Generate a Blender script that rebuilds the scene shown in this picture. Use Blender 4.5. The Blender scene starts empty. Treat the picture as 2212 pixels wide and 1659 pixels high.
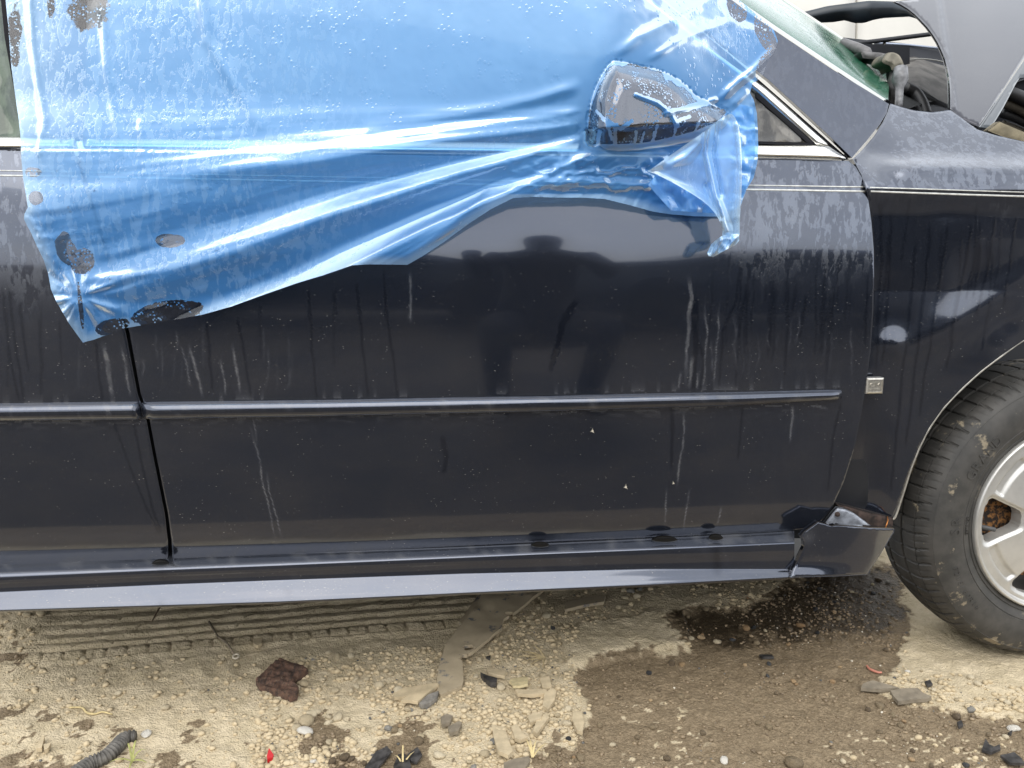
import bpy, bmesh, math, random
import numpy as np
from mathutils import Vector, Matrix
from mathutils.geometry import delaunay_2d_cdt

R = math.radians
random.seed(7)
rng = np.random.default_rng(11)
sc = bpy.context.scene

# ------------------------------------------------------------------ camera
CAM = np.array([0.0, -1.45, 0.92]); FPX = 1661.0; YAW = R(5.5); PIT = R(10.0); ROLL = R(0.0)
CU, CV = 1106.0, 829.5
FW = np.array([math.sin(YAW)*math.cos(PIT), math.cos(YAW)*math.cos(PIT), -math.sin(PIT)])
RT = np.array([math.cos(YAW), -math.sin(YAW), 0.0])
UP = np.cross(RT, FW)
cd = bpy.data.cameras.new('camera'); cam = bpy.data.objects.new('camera', cd); sc.collection.objects.link(cam)
cd.sensor_width = 36; cd.lens = 36*FPX/2212; cd.clip_start = 0.02; cd.clip_end = 2000
cam.matrix_world = Matrix(((RT[0], UP[0], -FW[0], CAM[0]), (RT[1], UP[1], -FW[1], CAM[1]), (RT[2], UP[2], -FW[2], CAM[2]), (0, 0, 0, 1)))
sc.camera = cam

# ------------------------------------------------------------------ sky, sun, exposure
SUN_EL, SUN_AZ = R(52), R(196)          # azimuth from +Y towards +X: high behind the camera, a little to its left
w = bpy.data.worlds.new('World'); sc.world = w; w.use_nodes = True
wn, wl = w.node_tree.nodes, w.node_tree.links
bg = wn['Background']
sky = wn.new('ShaderNodeTexSky'); sky.sky_type = 'NISHITA'; sky.sun_disc = False
sky.sun_elevation = SUN_EL; sky.sun_rotation = SUN_AZ; sky.dust_density = 3.0; sky.air_density = 1.0
tc = wn.new('ShaderNodeTexCoord'); nz = wn.new('ShaderNodeTexNoise'); nz.inputs['Scale'].default_value = 2.2
nz.inputs['Detail'].default_value = 5; nz.inputs['Roughness'].default_value = .55
wl.new(tc.outputs['Generated'], nz.inputs['Vector'])
rp = wn.new('ShaderNodeMapRange'); rp.inputs[1].default_value = .36; rp.inputs[2].default_value = .62; rp.inputs[3].default_value = .62; rp.inputs[4].default_value = .97
wl.new(nz.outputs['Fac'], rp.inputs['Value'])
mx = wn.new('ShaderNodeMix'); mx.data_type = 'RGBA'
wl.new(rp.outputs[0], mx.inputs['Factor']); wl.new(sky.outputs[0], mx.inputs['A']); mx.inputs['B'].default_value = (12.2, 12.6, 13.2, 1)
wl.new(mx.outputs['Result'], bg.inputs['Color']); bg.inputs['Strength'].default_value = 0.14
sd = bpy.data.lights.new('sun', 'SUN'); sd.energy = 1.5; sd.angle = R(60); sd.color = (1, .96, .9)
so = bpy.data.objects.new('sun', sd); sc.collection.objects.link(so)
sdir = Vector((math.sin(SUN_AZ)*math.cos(SUN_EL), math.cos(SUN_AZ)*math.cos(SUN_EL), math.sin(SUN_EL)))
so.rotation_euler = sdir.to_track_quat('Z', 'Y').to_euler()
sc.view_settings.view_transform = 'Standard'; sc.view_settings.look = 'None'
sc.view_settings.exposure = 0.25; sc.view_settings.gamma = 1
sc.view_settings.use_curve_mapping = False
sc.render.engine = 'CYCLES'
sc.cycles.max_bounces = 10; sc.cycles.transparent_max_bounces = 16; sc.cycles.use_denoising = True

# ------------------------------------------------------------------ geometry of sight: pixel (2212 wide) <-> world
def A(x): return np.asarray(x, dtype=float)
def ray(u, v):
    u = A(u); v = A(v)
    return FPX*FW + (u-CU)[..., None]*RT - (v-CV)[..., None]*UP
def P(u, v, y):
    d = ray(u, v); t = (A(y)-CAM[1])/d[..., 1]
    return CAM + d*t[..., None]
def S(u, v, f):
    d = ray(u, v); y = np.zeros(np.shape(A(u)))
    for _ in range(14):
        t = (y-CAM[1])/d[..., 1]; p = CAM + d*t[..., None]; y = f(p[..., 0], p[..., 2])
    t = (y-CAM[1])/d[..., 1]
    return CAM + d*t[..., None]
def G(u, v, z=0.0):
    d = ray(u, v); t = (A(z)-CAM[2])/d[..., 2]
    return CAM + d*t[..., None]
def proj(p):
    q = A(p)-CAM; z = q@FW
    return CU+FPX*(q@RT)/z, CV-FPX*(q@UP)/z

def sstep(a, b, x):
    t = np.clip((x-a)/(b-a), 0, 1); return t*t*(3-2*t)
def hsh(ix, iy, s):
    n = (ix.astype(np.int64)*374761393 + iy.astype(np.int64)*668265263 + s*1442695041) & 0x7fffffff
    n = ((n ^ (n >> 13))*1274126177) & 0x7fffffff
    return ((n ^ (n >> 16)) & 0xffffff)/float(0xffffff)
def vn(x, y, s=0):
    x = A(x); y = A(y); ix = np.floor(x); iy = np.floor(y); fx = x-ix; fy = y-iy
    fx = fx*fx*(3-2*fx); fy = fy*fy*(3-2*fy)
    a = hsh(ix, iy, s); b = hsh(ix+1, iy, s); c = hsh(ix, iy+1, s); d = hsh(ix+1, iy+1, s)
    return a+(b-a)*fx+(c-a)*fy+(a-b-c+d)*fx*fy
def fbm(x, y, s=0, o=4, g=.5):
    r = 0; a = 1; t = 0
    for i in range(o):
        r = r+a*vn(x*2**i+i*17.3, y*2**i-i*9.1, s+i*31); t += a; a *= g
    return r/t
def sdpoly(px, py, poly):
    """signed distance to a polygon, positive inside"""
    px = A(px); py = A(py); poly = A(poly); n = len(poly)
    d = np.full(px.shape, 1e18); ins = np.zeros(px.shape, bool)
    for i in range(n):
        ax, ay = poly[i]; bx, by = poly[(i+1) % n]
        ex, ey = bx-ax, by-ay; L = ex*ex+ey*ey+1e-12
        t = np.clip(((px-ax)*ex+(py-ay)*ey)/L, 0, 1)
        d = np.minimum(d, (px-ax-t*ex)**2+(py-ay-t*ey)**2)
        c = ((ay > py) != (by > py))
        with np.errstate(divide='ignore', invalid='ignore'):
            xi = (bx-ax)*(py-ay)/(by-ay if by != ay else 1e-12)+ax
        ins ^= c & (px < xi)
    d = np.sqrt(d)
    return np.where(ins, d, -d)
def dseg(px, py, pts):
    """distance to an open polyline and the parameter 0..1 along it"""
    pts = A(pts); best = np.full(np.shape(px), 1e9); par = np.zeros(np.shape(px)); n = len(pts)-1
    for i in range(n):
        ax, ay = pts[i]; ex, ey = pts[i+1]-pts[i]
        t = np.clip(((px-ax)*ex+(py-ay)*ey)/(ex*ex+ey*ey+1e-12), 0, 1)
        d = np.hypot(px-ax-t*ex, py-ay-t*ey)
        m = d < best; best = np.where(m, d, best); par = np.where(m, (i+t)/n, par)
    return best, par
def resample(pts, step, closed=True):
    pts = A(pts); out = []; n = len(pts)
    for i in range(n if closed else n-1):
        a, b = pts[i], pts[(i+1) % n]; k = max(1, int(round(np.hypot(*(b-a))/step)))
        for j in range(k): out.append(a+(b-a)*j/k)
    if not closed: out.append(pts[-1])
    return np.array(out)
def smooth_curve(pts, k=8, closed=False):
    """Catmull-Rom through the points"""
    pts = A(pts); n = len(pts); out = []
    for i in range(n if closed else n-1):
        if closed: p0, p1, p2, p3 = pts[(i-1) % n], pts[i], pts[(i+1) % n], pts[(i+2) % n]
        else: p0, p1, p2, p3 = pts[max(i-1, 0)], pts[i], pts[i+1], pts[min(i+2, n-1)]
        for j in range(k):
            t = j/k
            out.append(.5*((2*p1)+(-p0+p2)*t+(2*p0-5*p1+4*p2-p3)*t*t+(-p0+3*p1-3*p2+p3)*t**3))
    if not closed: out.append(pts[-1])
    return np.array(out)
def fill(outline, spacing, step=None, jit=.15, ring=0.0, extra=None):
    """triangulate a polygon with interior points. Returns pts, tris, number of outline points"""
    o = resample(outline, step or spacing); n = len(o)
    lo, hi = o.min(0), o.max(0)
    gx, gy = np.meshgrid(np.arange(lo[0]+spacing*.5, hi[0], spacing), np.arange(lo[1]+spacing*.5, hi[1], spacing*.87))
    gx = gx+(np.arange(gx.shape[0]) % 2)[:, None]*spacing*.5
    g = np.stack([gx.ravel(), gy.ravel()], 1); g += rng.uniform(-jit, jit, g.shape)*spacing
    s = sdpoly(g[:, 0], g[:, 1], o); g = g[s > ring+spacing*.45]
    if ring:
        ar = np.sum(o[:, 0]*np.roll(o[:, 1], -1)-np.roll(o[:, 0], -1)*o[:, 1]); t = np.roll(o, -1, 0)-np.roll(o, 1, 0); t /= np.linalg.norm(t, axis=1)[:, None]+1e-9
        q = o+np.stack([-t[:, 1], t[:, 0]], 1)*ring*(1 if ar > 0 else -1); sq = sdpoly(q[:, 0], q[:, 1], o); q = q[sq > ring*.8]; g = np.vstack([q, g])
    if extra is not None:
        se = sdpoly(g[:, 0], g[:, 1], extra); g = g[np.abs(se) > 5]; ex = resample(extra, 3.0); t = np.roll(ex, -1, 0)-np.roll(ex, 1, 0); t /= np.linalg.norm(t, axis=1)[:, None]; nn = np.stack([-t[:, 1], t[:, 0]], 1)
        g = np.vstack([g, ex, ex+nn*3, ex-nn*3])
    pts = np.vstack([o, g])
    r = delaunay_2d_cdt([Vector(p) for p in pts], [(i, (i+1) % n) for i in range(n)], [], 1, 1e-7)
    v = np.array([(p.x, p.y) for p in r[0]])
    return v, [tuple(f) for f in r[2]], n

# ------------------------------------------------------------------ object helpers
COL = sc.collection
def mesh_obj(name, verts, faces, mat, parent=None, smooth=True, data=None):
    me = data or bpy.data.meshes.new(name)
    if data is None:
        me.from_pydata([tuple(map(float, p)) for p in verts], [], faces); me.update()
        if smooth: me.polygons.foreach_set('use_smooth', np.ones(len(me.polygons), bool))
        if mat: me.materials.append(mat)
    o = bpy.data.objects.new(name, me); COL.objects.link(o)
    if parent is not None: attach(o, parent)
    return o
ROOTLOC = {}
def attach(o, parent):
    o.parent = parent
    q = parent; m = Vector((0, 0, 0))
    while q is not None:
        m += Vector(ROOTLOC.get(q.name, (0, 0, 0))); q = q.parent
    if parent.name in ROOTLOC: o.matrix_parent_inverse = Matrix.Translation(-Vector(ROOTLOC[parent.name]))
def empty(name, loc):
    o = bpy.data.objects.new(name, None); COL.objects.link(o); o.location = loc; o.empty_display_size = .05
    ROOTLOC[o.name] = tuple(loc)
    return o
def tag(o, label=None, cat=None, group=None, kind=None):
    if label: o['label'] = label
    if cat: o['category'] = cat
    if group: o['group'] = group
    if kind: o['kind'] = kind
    return o
def attr(o, name, vals):
    a = o.data.attributes.new(name, 'FLOAT', 'POINT'); a.data.foreach_set('value', np.ascontiguousarray(vals, dtype=np.float32))

def panel(name, outline, f, mat, parent, spacing=12, step=None, thick=.018, lip=.0025, off=0.0, attrs=None):
    """sheet-metal panel: outline in sight, laid on surface y=f(x,z), rounded edge and a return flange"""
    pts, tris, n = fill(outline, spacing, step, .15, 2.2 if lip else 0)
    fo = (lambda x, z: f(x, z)+off)
    p = S(pts[:, 0], pts[:, 1], fo)
    back = p[:n].copy(); back[:, 1] += thick
    p[:n, 1] += lip
    V = np.vstack([p, back]); m = len(p)
    area = sum(pts[i][0]*pts[(i+1) % n][1]-pts[(i+1) % n][0]*pts[i][1] for i in range(n))
    F = list(tris)
    for i in range(n):
        j = (i+1) % n
        F.append((i, j, m+j, m+i) if area < 0 else (j, i, m+i, m+j))
    o = mesh_obj(name, V, F, mat, parent)
    # front faces must look towards the camera (-y)
    me = o.data; bm = bmesh.new(); bm.from_mesh(me)
    for fc in bm.faces:
        if fc.index < len(tris) and fc.normal.y > 0: fc.normal_flip()
    bm.to_mesh(me); bm.free()
    if attrs:
        uv = np.vstack([pts, pts[:n]])
        for k, fn in attrs.items(): attr(o, k, fn(uv[:, 0], uv[:, 1]))
    return o
def loft(name, rows, mat, parent=None, close=False, caps=False, smooth=True):
    """rows: list of equally long arrays of world points"""
    rows = [A(r) for r in rows]; n = len(rows[0]); V = np.vstack(rows); F = []
    for i in range(len(rows)-1):
        for j in range(n if close else n-1):
            k = (j+1) % n
            F.append((i*n+j, i*n+k, (i+1)*n+k, (i+1)*n+j))
    if caps:
        F.append(tuple(range(n))[::-1]); b = (len(rows)-1)*n; F.append(tuple(b+i for i in range(n)))
    o = mesh_obj(name, V, F, mat, parent, smooth)
    bm = bmesh.new(); bm.from_mesh(o.data); bmesh.ops.recalc_face_normals(bm, faces=bm.faces); bm.to_mesh(o.data); bm.free()
    return o
def tube(name, pts, rad, mat, parent=None, seg=10, caps=True):
    pts = A(pts); rad = np.broadcast_to(A(rad), (len(pts),)); rows = []
    t = np.gradient(pts, axis=0); t /= np.linalg.norm(t, axis=1)[:, None]+1e-12
    up = np.array([.13, .27, .95]); b = np.cross(t[0], up); b /= np.linalg.norm(b)
    for i in range(len(pts)):
        b = b-t[i]*(b@t[i]); b /= np.linalg.norm(b)+1e-12; c = np.cross(t[i], b)
        rows.append([pts[i]+rad[i]*(math.cos(a)*b+math.sin(a)*c) for a in np.linspace(0, 2*math.pi, seg, endpoint=False)])
    return loft(name, rows, mat, parent, close=True, caps=caps)
def crease(o, ang=35):
    """keep hard edges hard on a smooth mesh"""
    bm = bmesh.new(); bm.from_mesh(o.data)
    for e in bm.edges:
        if len(e.link_faces) == 2 and e.calc_face_angle(0) > R(ang): e.smooth = False
    bm.to_mesh(o.data); bm.free(); return o

# ------------------------------------------------------------------ materials
def new_mat(name):
    m = bpy.data.materials.new(name); m.use_nodes = True
    return m, m.node_tree, m.node_tree.nodes['Principled BSDF']
def nd(nt, t, ins=None, **kw):
    n = nt.nodes.new(t)
    for k, v in kw.items(): setattr(n, k, v)
    for k, v in (ins or {}).items():
        s = n.inputs[k]
        if isinstance(v, bpy.types.NodeSocket): nt.links.new(v, s)
        else: s.default_value = v
    return n
def mth(nt, op, a, b=0.0, c=0.0, clamp=False):
    n = nt.nodes.new('ShaderNodeMath'); n.operation = op; n.use_clamp = clamp
    for i, v in enumerate((a, b, c)):
        if isinstance(v, bpy.types.NodeSocket): nt.links.new(v, n.inputs[i])
        else: n.inputs[i].default_value = v
    return n.outputs[0]
def ramp(nt, x, a, b, lo=0.0, hi=1.0):
    n = nd(nt, 'ShaderNodeMapRange', {'Value': x, 1: a, 2: b, 3: lo, 4: hi}); n.interpolation_type = 'SMOOTHSTEP'
    return n.outputs[0]
def noise(nt, scale, detail=3, rough=.5, stretch=(1, 1, 1), dist=0.0):
    t = nd(nt, 'ShaderNodeTexCoord'); mp = nd(nt, 'ShaderNodeMapping', {'Vector': t.outputs['Object'], 'Scale': stretch})
    return nd(nt, 'ShaderNodeTexNoise', {'Vector': mp.outputs[0], 'Scale': scale, 'Detail': detail, 'Roughness': rough, 'Distortion': dist}).outputs['Fac']
def voro(nt, scale, stretch=(1, 1, 1), feature='F1'):
    t = nd(nt, 'ShaderNodeTexCoord'); mp = nd(nt, 'ShaderNodeMapping', {'Vector': t.outputs['Object'], 'Scale': stretch})
    n = nd(nt, 'ShaderNodeTexVoronoi', {'Vector': mp.outputs[0], 'Scale': scale}); n.feature = feature
    return n
def mixc(nt, f, a, b, blend='MIX'):
    n = nd(nt, 'ShaderNodeMix'); n.data_type = 'RGBA'; n.blend_type = blend
    for k, v in (('Factor', f), ('A', a), ('B', b)):
        if isinstance(v, bpy.types.NodeSocket): nt.links.new(v, n.inputs[k])
        else: n.inputs[k].default_value = v if k == 'Factor' else (*v[:3], 1)
    return n.outputs['Result']
def bump(nt, b, h, strength=.3, dist=.002):
    n = nd(nt, 'ShaderNodeBump', {'Strength': strength, 'Distance': dist, 'Height': h})
    nt.links.new(n.outputs[0], b.inputs['Normal']); return n
def getattr_node(nt, name): return nd(nt, 'ShaderNodeAttribute', attribute_name=name).outputs['Fac']
def plain(name, col, rough=.5, metal=0.0, nscale=0, namp=.25, bscale=0, bstr=.2, bdist=.001, spec=.5, stretch=(1, 1, 1)):
    m, nt, b = new_mat(name)
    b.inputs['Roughness'].default_value = rough; b.inputs['Metallic'].default_value = metal; b.inputs['Specular IOR Level'].default_value = spec
    if nscale:
        f = noise(nt, nscale, 5, .6, stretch)
        c = mixc(nt, ramp(nt, f, .3, .7), [x*(1-namp) for x in col], [min(1, x*(1+namp)) for x in col]); nt.links.new(c, b.inputs['Base Color'])
    else: b.inputs['Base Color'].default_value = (*col, 1)
    if bscale: bump(nt, b, noise(nt, bscale, 4, .6, stretch), bstr, bdist)
    return m

def paint_mat(name, base=(.046, .056, .082), ior=1.62, metal=.8):
    """dark navy clear-coated paint, wet in places, dusty in others; attributes: dust, drip, dirt, blot"""
    m, nt, b = new_mat(name)
    dust = getattr_node(nt, 'dust'); drip = getattr_node(nt, 'drip'); dirt = getattr_node(nt, 'dirt'); blot = getattr_node(nt, 'blot')
    # dried-water blotches
    n1 = noise(nt, 82, 6, .66, (1, 1, .36), .3); n2 = noise(nt, 9, 3, .6, (1, 1, .6))
    bl = mth(nt, 'MULTIPLY', ramp(nt, mth(nt, 'ADD', n1, mth(nt, 'MULTIPLY', mth(nt, 'SUBTRACT', n2, .5), .35)), .50, .545), blot)
    film = noise(nt, 9, 4, .5, (1.6, 1, .5))
    # dust specks, drawn out sideways
    vs = voro(nt, 150, (.55, 1, 1.5))
    sp = mth(nt, 'MULTIPLY', ramp(nt, vs.outputs['Distance'], .13, .05), ramp(nt, noise(nt, 26, 3), .46, .62))
    sp = mth(nt, 'MULTIPLY', sp, dust)
    fine = mth(nt, 'MULTIPLY', ramp(nt, noise(nt, 420, 2, .6, (.35, 1, 1)), .63, .78), dust)
    fl = noise(nt, 13, 6, .68, (.5, 1, 1.1))
    veil = mth(nt, 'MULTIPLY', mth(nt, 'MULTIPLY', ramp(nt, fl, .3, .75), dust), mth(nt, 'SUBTRACT', 1.0, drip, clamp=True))
    c = mixc(nt, mth(nt, 'MULTIPLY', veil, .13), base, (.20, .18, .15))
    c = mixc(nt, mth(nt, 'MULTIPLY', fine, .38), c, (.30, .27, .22))
    c = mixc(nt, mth(nt, 'MULTIPLY', sp, .75), c, (.36, .32, .25))
    c = mixc(nt, mth(nt, 'MULTIPLY', drip, .5), c, (.012, .015, .026))
    c = mixc(nt, mth(nt, 'MULTIPLY', dirt, .45), c, (.20, .185, .15))
    c = mixc(nt, mth(nt, 'MULTIPLY', bl, .115), c, (.52, .57, .66))
    c = mixc(nt, mth(nt, 'MULTIPLY', mth(nt, 'MULTIPLY', ramp(nt, film, .35, .7), blot), .03), c, (.5, .55, .62))
    nt.links.new(c, b.inputs['Base Color'])
    nt.links.new(mth(nt, 'MULTIPLY', mth(nt, 'SUBTRACT', 1.0, mth(nt, 'ADD', dirt, sp), clamp=True), metal), b.inputs['Metallic'])
    b.inputs['Roughness'].default_value = .13; b.inputs['IOR'].default_value = 1.45
    b.inputs['Coat Weight'].default_value = 1; b.inputs['Coat IOR'].default_value = ior
    rr = mth(nt, 'ADD', mth(nt, 'MULTIPLY', bl, .22), mth(nt, 'MULTIPLY', dirt, .35))
    rr = mth(nt, 'ADD', rr, mth(nt, 'MULTIPLY', veil, .06))
    nt.links.new(mth(nt, 'ADD', rr, .035), b.inputs['Coat Roughness'])
    h = mth(nt, 'ADD', mth(nt, 'MULTIPLY', bl, .5), mth(nt, 'ADD', mth(nt, 'MULTIPLY', drip, .35), sp))
    bp = nd(nt, 'ShaderNodeBump', {'Strength': .25, 'Distance': .0012, 'Height': h})
    nt.links.new(bp.outputs[0], b.inputs['Coat Normal'])
    return m

M = {}
M['paint'] = paint_mat('navy_paint')
M['trim'] = plain('satin_black_rubber', (.011, .011, .013), .75, bscale=300, bstr=.1, spec=.15)
M['gap'] = plain('dark_inner_metal', (.008, .009, .012), .6)
M['pin'] = plain('silver_stripe', (.62, .62, .58), .35, nscale=90, namp=.2, stretch=(1, 1, 1))
def chrome_mat():
    m, nt, b = new_mat('bright_trim'); b.inputs['Metallic'].default_value = 1; b.inputs['Roughness'].default_value = .22
    f = noise(nt, 40, 4, .6, (.3, 1, 1)); nt.links.new(mixc(nt, f, (.86, .84, .78), (.95, .94, .9)), b.inputs['Base Color'])
    return m
M['chrome'] = chrome_mat()
M['badge'] = plain('badge_metal', (.62, .59, .52), .3, .9, nscale=200, namp=.15)
def glass_mat(name, col, rough=.06, dust=.25, dcol=(.16, .15, .13)):
    m, nt, b = new_mat(name)
    f = noise(nt, 30, 5, .65, (1, 1, .35))
    c = mixc(nt, mth(nt, 'MULTIPLY', ramp(nt, f, .45, .62), dust), col, dcol); nt.links.new(c, b.inputs['Base Color'])
    b.inputs['Roughness'].default_value = rough; b.inputs['IOR'].default_value = 1.6
    bump(nt, b, ramp(nt, noise(nt, 130, 3), .5, .6), .12, .0008)
    return m
M['side_glass'] = glass_mat('dusty_tinted_glass', (.03, .028, .024), .12, .5, (.17, .155, .13))
M['rear_glass'] = glass_mat('green_rear_glass', (.035, .055, .035), .1, .5, (.13, .17, .11))
def windshield_mat():
    m, nt, b = new_mat('wet_green_windshield')
    v = voro(nt, 330, (1, 1, 1)); d = ramp(nt, v.outputs['Distance'], .45, .2)
    d = mth(nt, 'MULTIPLY', d, ramp(nt, noise(nt, 28, 3), .4, .6))
    nt.links.new(mixc(nt, mth(nt, 'MULTIPLY', d, .5), (.02, .10, .055), (.25, .42, .33)), b.inputs['Base Color'])
    b.inputs['Roughness'].default_value = .10; b.inputs['IOR'].default_value = 1.28
    bump(nt, b, d, .4, .0015)
    return m
M['windshield'] = windshield_mat()

def film_mat():
    """blue self-clinging plastic film: tinted, cloudy where it stands off, clear where wet contact holds it to what lies behind"""
    m, nt, b = new_mat('blue_plastic_film'); nt.nodes.remove(b)
    out = nt.nodes['Material Output']
    con = getattr_node(nt, 'contact'); wet = getattr_node(nt, 'beads'); dbl_lit = getattr_node(nt, 'layers_and_light')
    n1 = noise(nt, 75, 6, .66, (1, 1, .38), .35)
    spk = mth(nt, 'MULTIPLY', ramp(nt, n1, .50, .545), wet)          # runs of trapped moisture
    vd = voro(nt, 120, (1, 1, .8)); dd = mth(nt, 'MULTIPLY', ramp(nt, vd.outputs['Distance'], .33, .25), ramp(nt, noise(nt, 21, 2), .52, .6))
    vb = voro(nt, 210); drops = ramp(nt, vb.outputs['Distance'], .42, .30)
    nb = noise(nt, 38, 4, .65, (1, 1, .8))
    c2 = ramp(nt, mth(nt, 'ADD', con, mth(nt, 'MULTIPLY', mth(nt, 'SUBTRACT', nb, .5), .62)), .47, .53)
    c2 = mth(nt, 'MULTIPLY', c2, mth(nt, 'SUBTRACT', 1.0, mth(nt, 'MULTIPLY', mth(nt, 'MULTIPLY', drops, ramp(nt, noise(nt, 34, 2), .45, .55)), .9), clamp=True))
    hh = mth(nt, 'ADD', mth(nt, 'MULTIPLY', spk, .5), mth(nt, 'ADD', mth(nt, 'MULTIPLY', dd, .9), mth(nt, 'MULTIPLY', noise(nt, 30, 3), .5)))
    bp = nd(nt, 'ShaderNodeBump', {'Strength': .28, 'Distance': .0013, 'Height': hh}).outputs[0]
    tcol = mixc(nt, dbl_lit, (.58, .83, 1.0), (.72, .88, 1.0))
    tr = nd(nt, 'ShaderNodeBsdfTransparent', {'Color': tcol})
    dcol = mixc(nt, dbl_lit, (.085, .37, .91), (.62, .82, .98))  # doubled film is paler; the flap's skyward brightness is put in here too
    dcol = mixc(nt, mth(nt, 'MULTIPLY', spk, .28), dcol, (.50, .72, .95))
    df = nd(nt, 'ShaderNodeBsdfDiffuse', {'Color': dcol, 'Normal': bp}); tl = nd(nt, 'ShaderNodeBsdfTranslucent', {'Color': dcol, 'Normal': bp})
    ds = nd(nt, 'ShaderNodeMixShader', {0: .35, 1: df.outputs[0], 2: tl.outputs[0]})
    gl = nd(nt, 'ShaderNodeBsdfGlossy', {'Color': (.45, .74, 1.0, 1), 'Roughness': .42, 'Normal': bp})
    body = nd(nt, 'ShaderNodeMixShader', {0: mth(nt, 'ADD', mth(nt, 'ADD', .48, mth(nt, 'MULTIPLY', dbl_lit, .12)), mth(nt, 'MULTIPLY', spk, .07)), 1: tr.outputs[0], 2: ds.outputs[0]})
    b2 = nd(nt, 'ShaderNodeMixShader', {0: .07, 1: body.outputs[0], 2: gl.outputs[0]})
    fr = nd(nt, 'ShaderNodeFresnel', {'IOR': 1.45, 'Normal': bp})
    g2 = nd(nt, 'ShaderNodeBsdfGlossy', {'Color': (.85, .94, 1, 1), 'Roughness': .28, 'Normal': bp})
    b3 = nd(nt, 'ShaderNodeMixShader', {0: mth(nt, 'MULTIPLY', fr.outputs[0], .55), 1: b2.outputs[0], 2: g2.outputs[0]})
    tr2 = nd(nt, 'ShaderNodeBsdfTransparent', {'Color': (.93, .96, 1.0, 1)})
    gw = nd(nt, 'ShaderNodeBsdfGlossy', {'Color': (1, 1, 1, 1), 'Roughness': .1})
    cw = nd(nt, 'ShaderNodeMixShader', {0: .05, 1: tr2.outputs[0], 2: gw.outputs[0]})
    fin = nd(nt, 'ShaderNodeMixShader', {0: c2, 1: b3.outputs[0], 2: cw.outputs[0]})
    nt.links.new(fin.outputs[0], out.inputs['Surface'])
    return m
M['film'] = film_mat()

def ground_mat(name, use_attr=True):
    m, nt, b = new_mat(name)
    wet = getattr_node(nt, 'wet') if use_attr else None
    f = noise(nt, 16, 6, .62); g = noise(nt, 130, 4, .65); k = noise(nt, 520, 2, .6)
    dry = mixc(nt, ramp(nt, f, .3, .7), (.465, .385, .25), (.59, .495, .34))
    dry = mixc(nt, mth(nt, 'MULTIPLY', ramp(nt, g, .55, .75), .5), dry, (.66, .545, .36))
    dry = mixc(nt, mth(nt, 'MULTIPLY', ramp(nt, k, .42, .25), .45), dry, (.22, .175, .11))
    if use_attr:
        med = mixc(nt, ramp(nt, g, .35, .7), (.165, .122, .072), (.26, .197, .122))
        med = mixc(nt, mth(nt, 'MULTIPLY', ramp(nt, k, .58, .72), .5), med, (.40, .33, .22))
        soak = mixc(nt, ramp(nt, g, .4, .75), (.048, .035, .021), (.115, .084, .05))
        c = mixc(nt, ramp(nt, wet, .08, .45), dry, med); c = mixc(nt, ramp(nt, wet, .55, .95), c, soak)
        rg = ramp(nt, wet, .1, 1.0, .95, .42)
        nt.links.new(rg, b.inputs['Roughness'])
    else:
        c = mixc(nt, ramp(nt, noise(nt, 1.1, 4), .35, .6), (.035, .028, .02), (.07, .055, .038)); b.inputs['Roughness'].default_value = .75  # unseen yard darkened so the doors mirror less brightness
    nt.links.new(c, b.inputs['Base Color']); b.inputs['Specular IOR Level'].default_value = .35
    v = voro(nt, 260); v2 = voro(nt, 110)
    h = mth(nt, 'ADD', mth(nt, 'MULTIPLY', v.outputs['Distance'], -.6), mth(nt, 'ADD', mth(nt, 'MULTIPLY', v2.outputs['Distance'], -.5), mth(nt, 'MULTIPLY', g, .9)))
    bump(nt, b, h, .7, .005)
    return m
M['ground'] = ground_mat('dusty_ground'); M['yard'] = ground_mat('darkened_yard', False)

# ------------------------------------------------------------------ setting: yard and the ground beside the car
def base_sheet():
    n = 60; L = np.linspace(-1, 1, n); L = np.sign(L)*np.abs(L)**2.5*400
    X, Y = np.meshgrid(L, L); Z = -.035+.012*(fbm(X*.9, Y*.9, 5)-.5)*np.clip(np.hypot(X, Y)/4, 0, 4)
    V = np.stack([X, Y, Z], -1).reshape(-1, 3)
    F = [(i*n+j, i*n+j+1, (i+1)*n+j+1, (i+1)*n+j) for i in range(n-1) for j in range(n-1)]
    o = mesh_obj('yard_ground', V, F, M['yard']); tag(o, kind='structure')
base_sheet()

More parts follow.
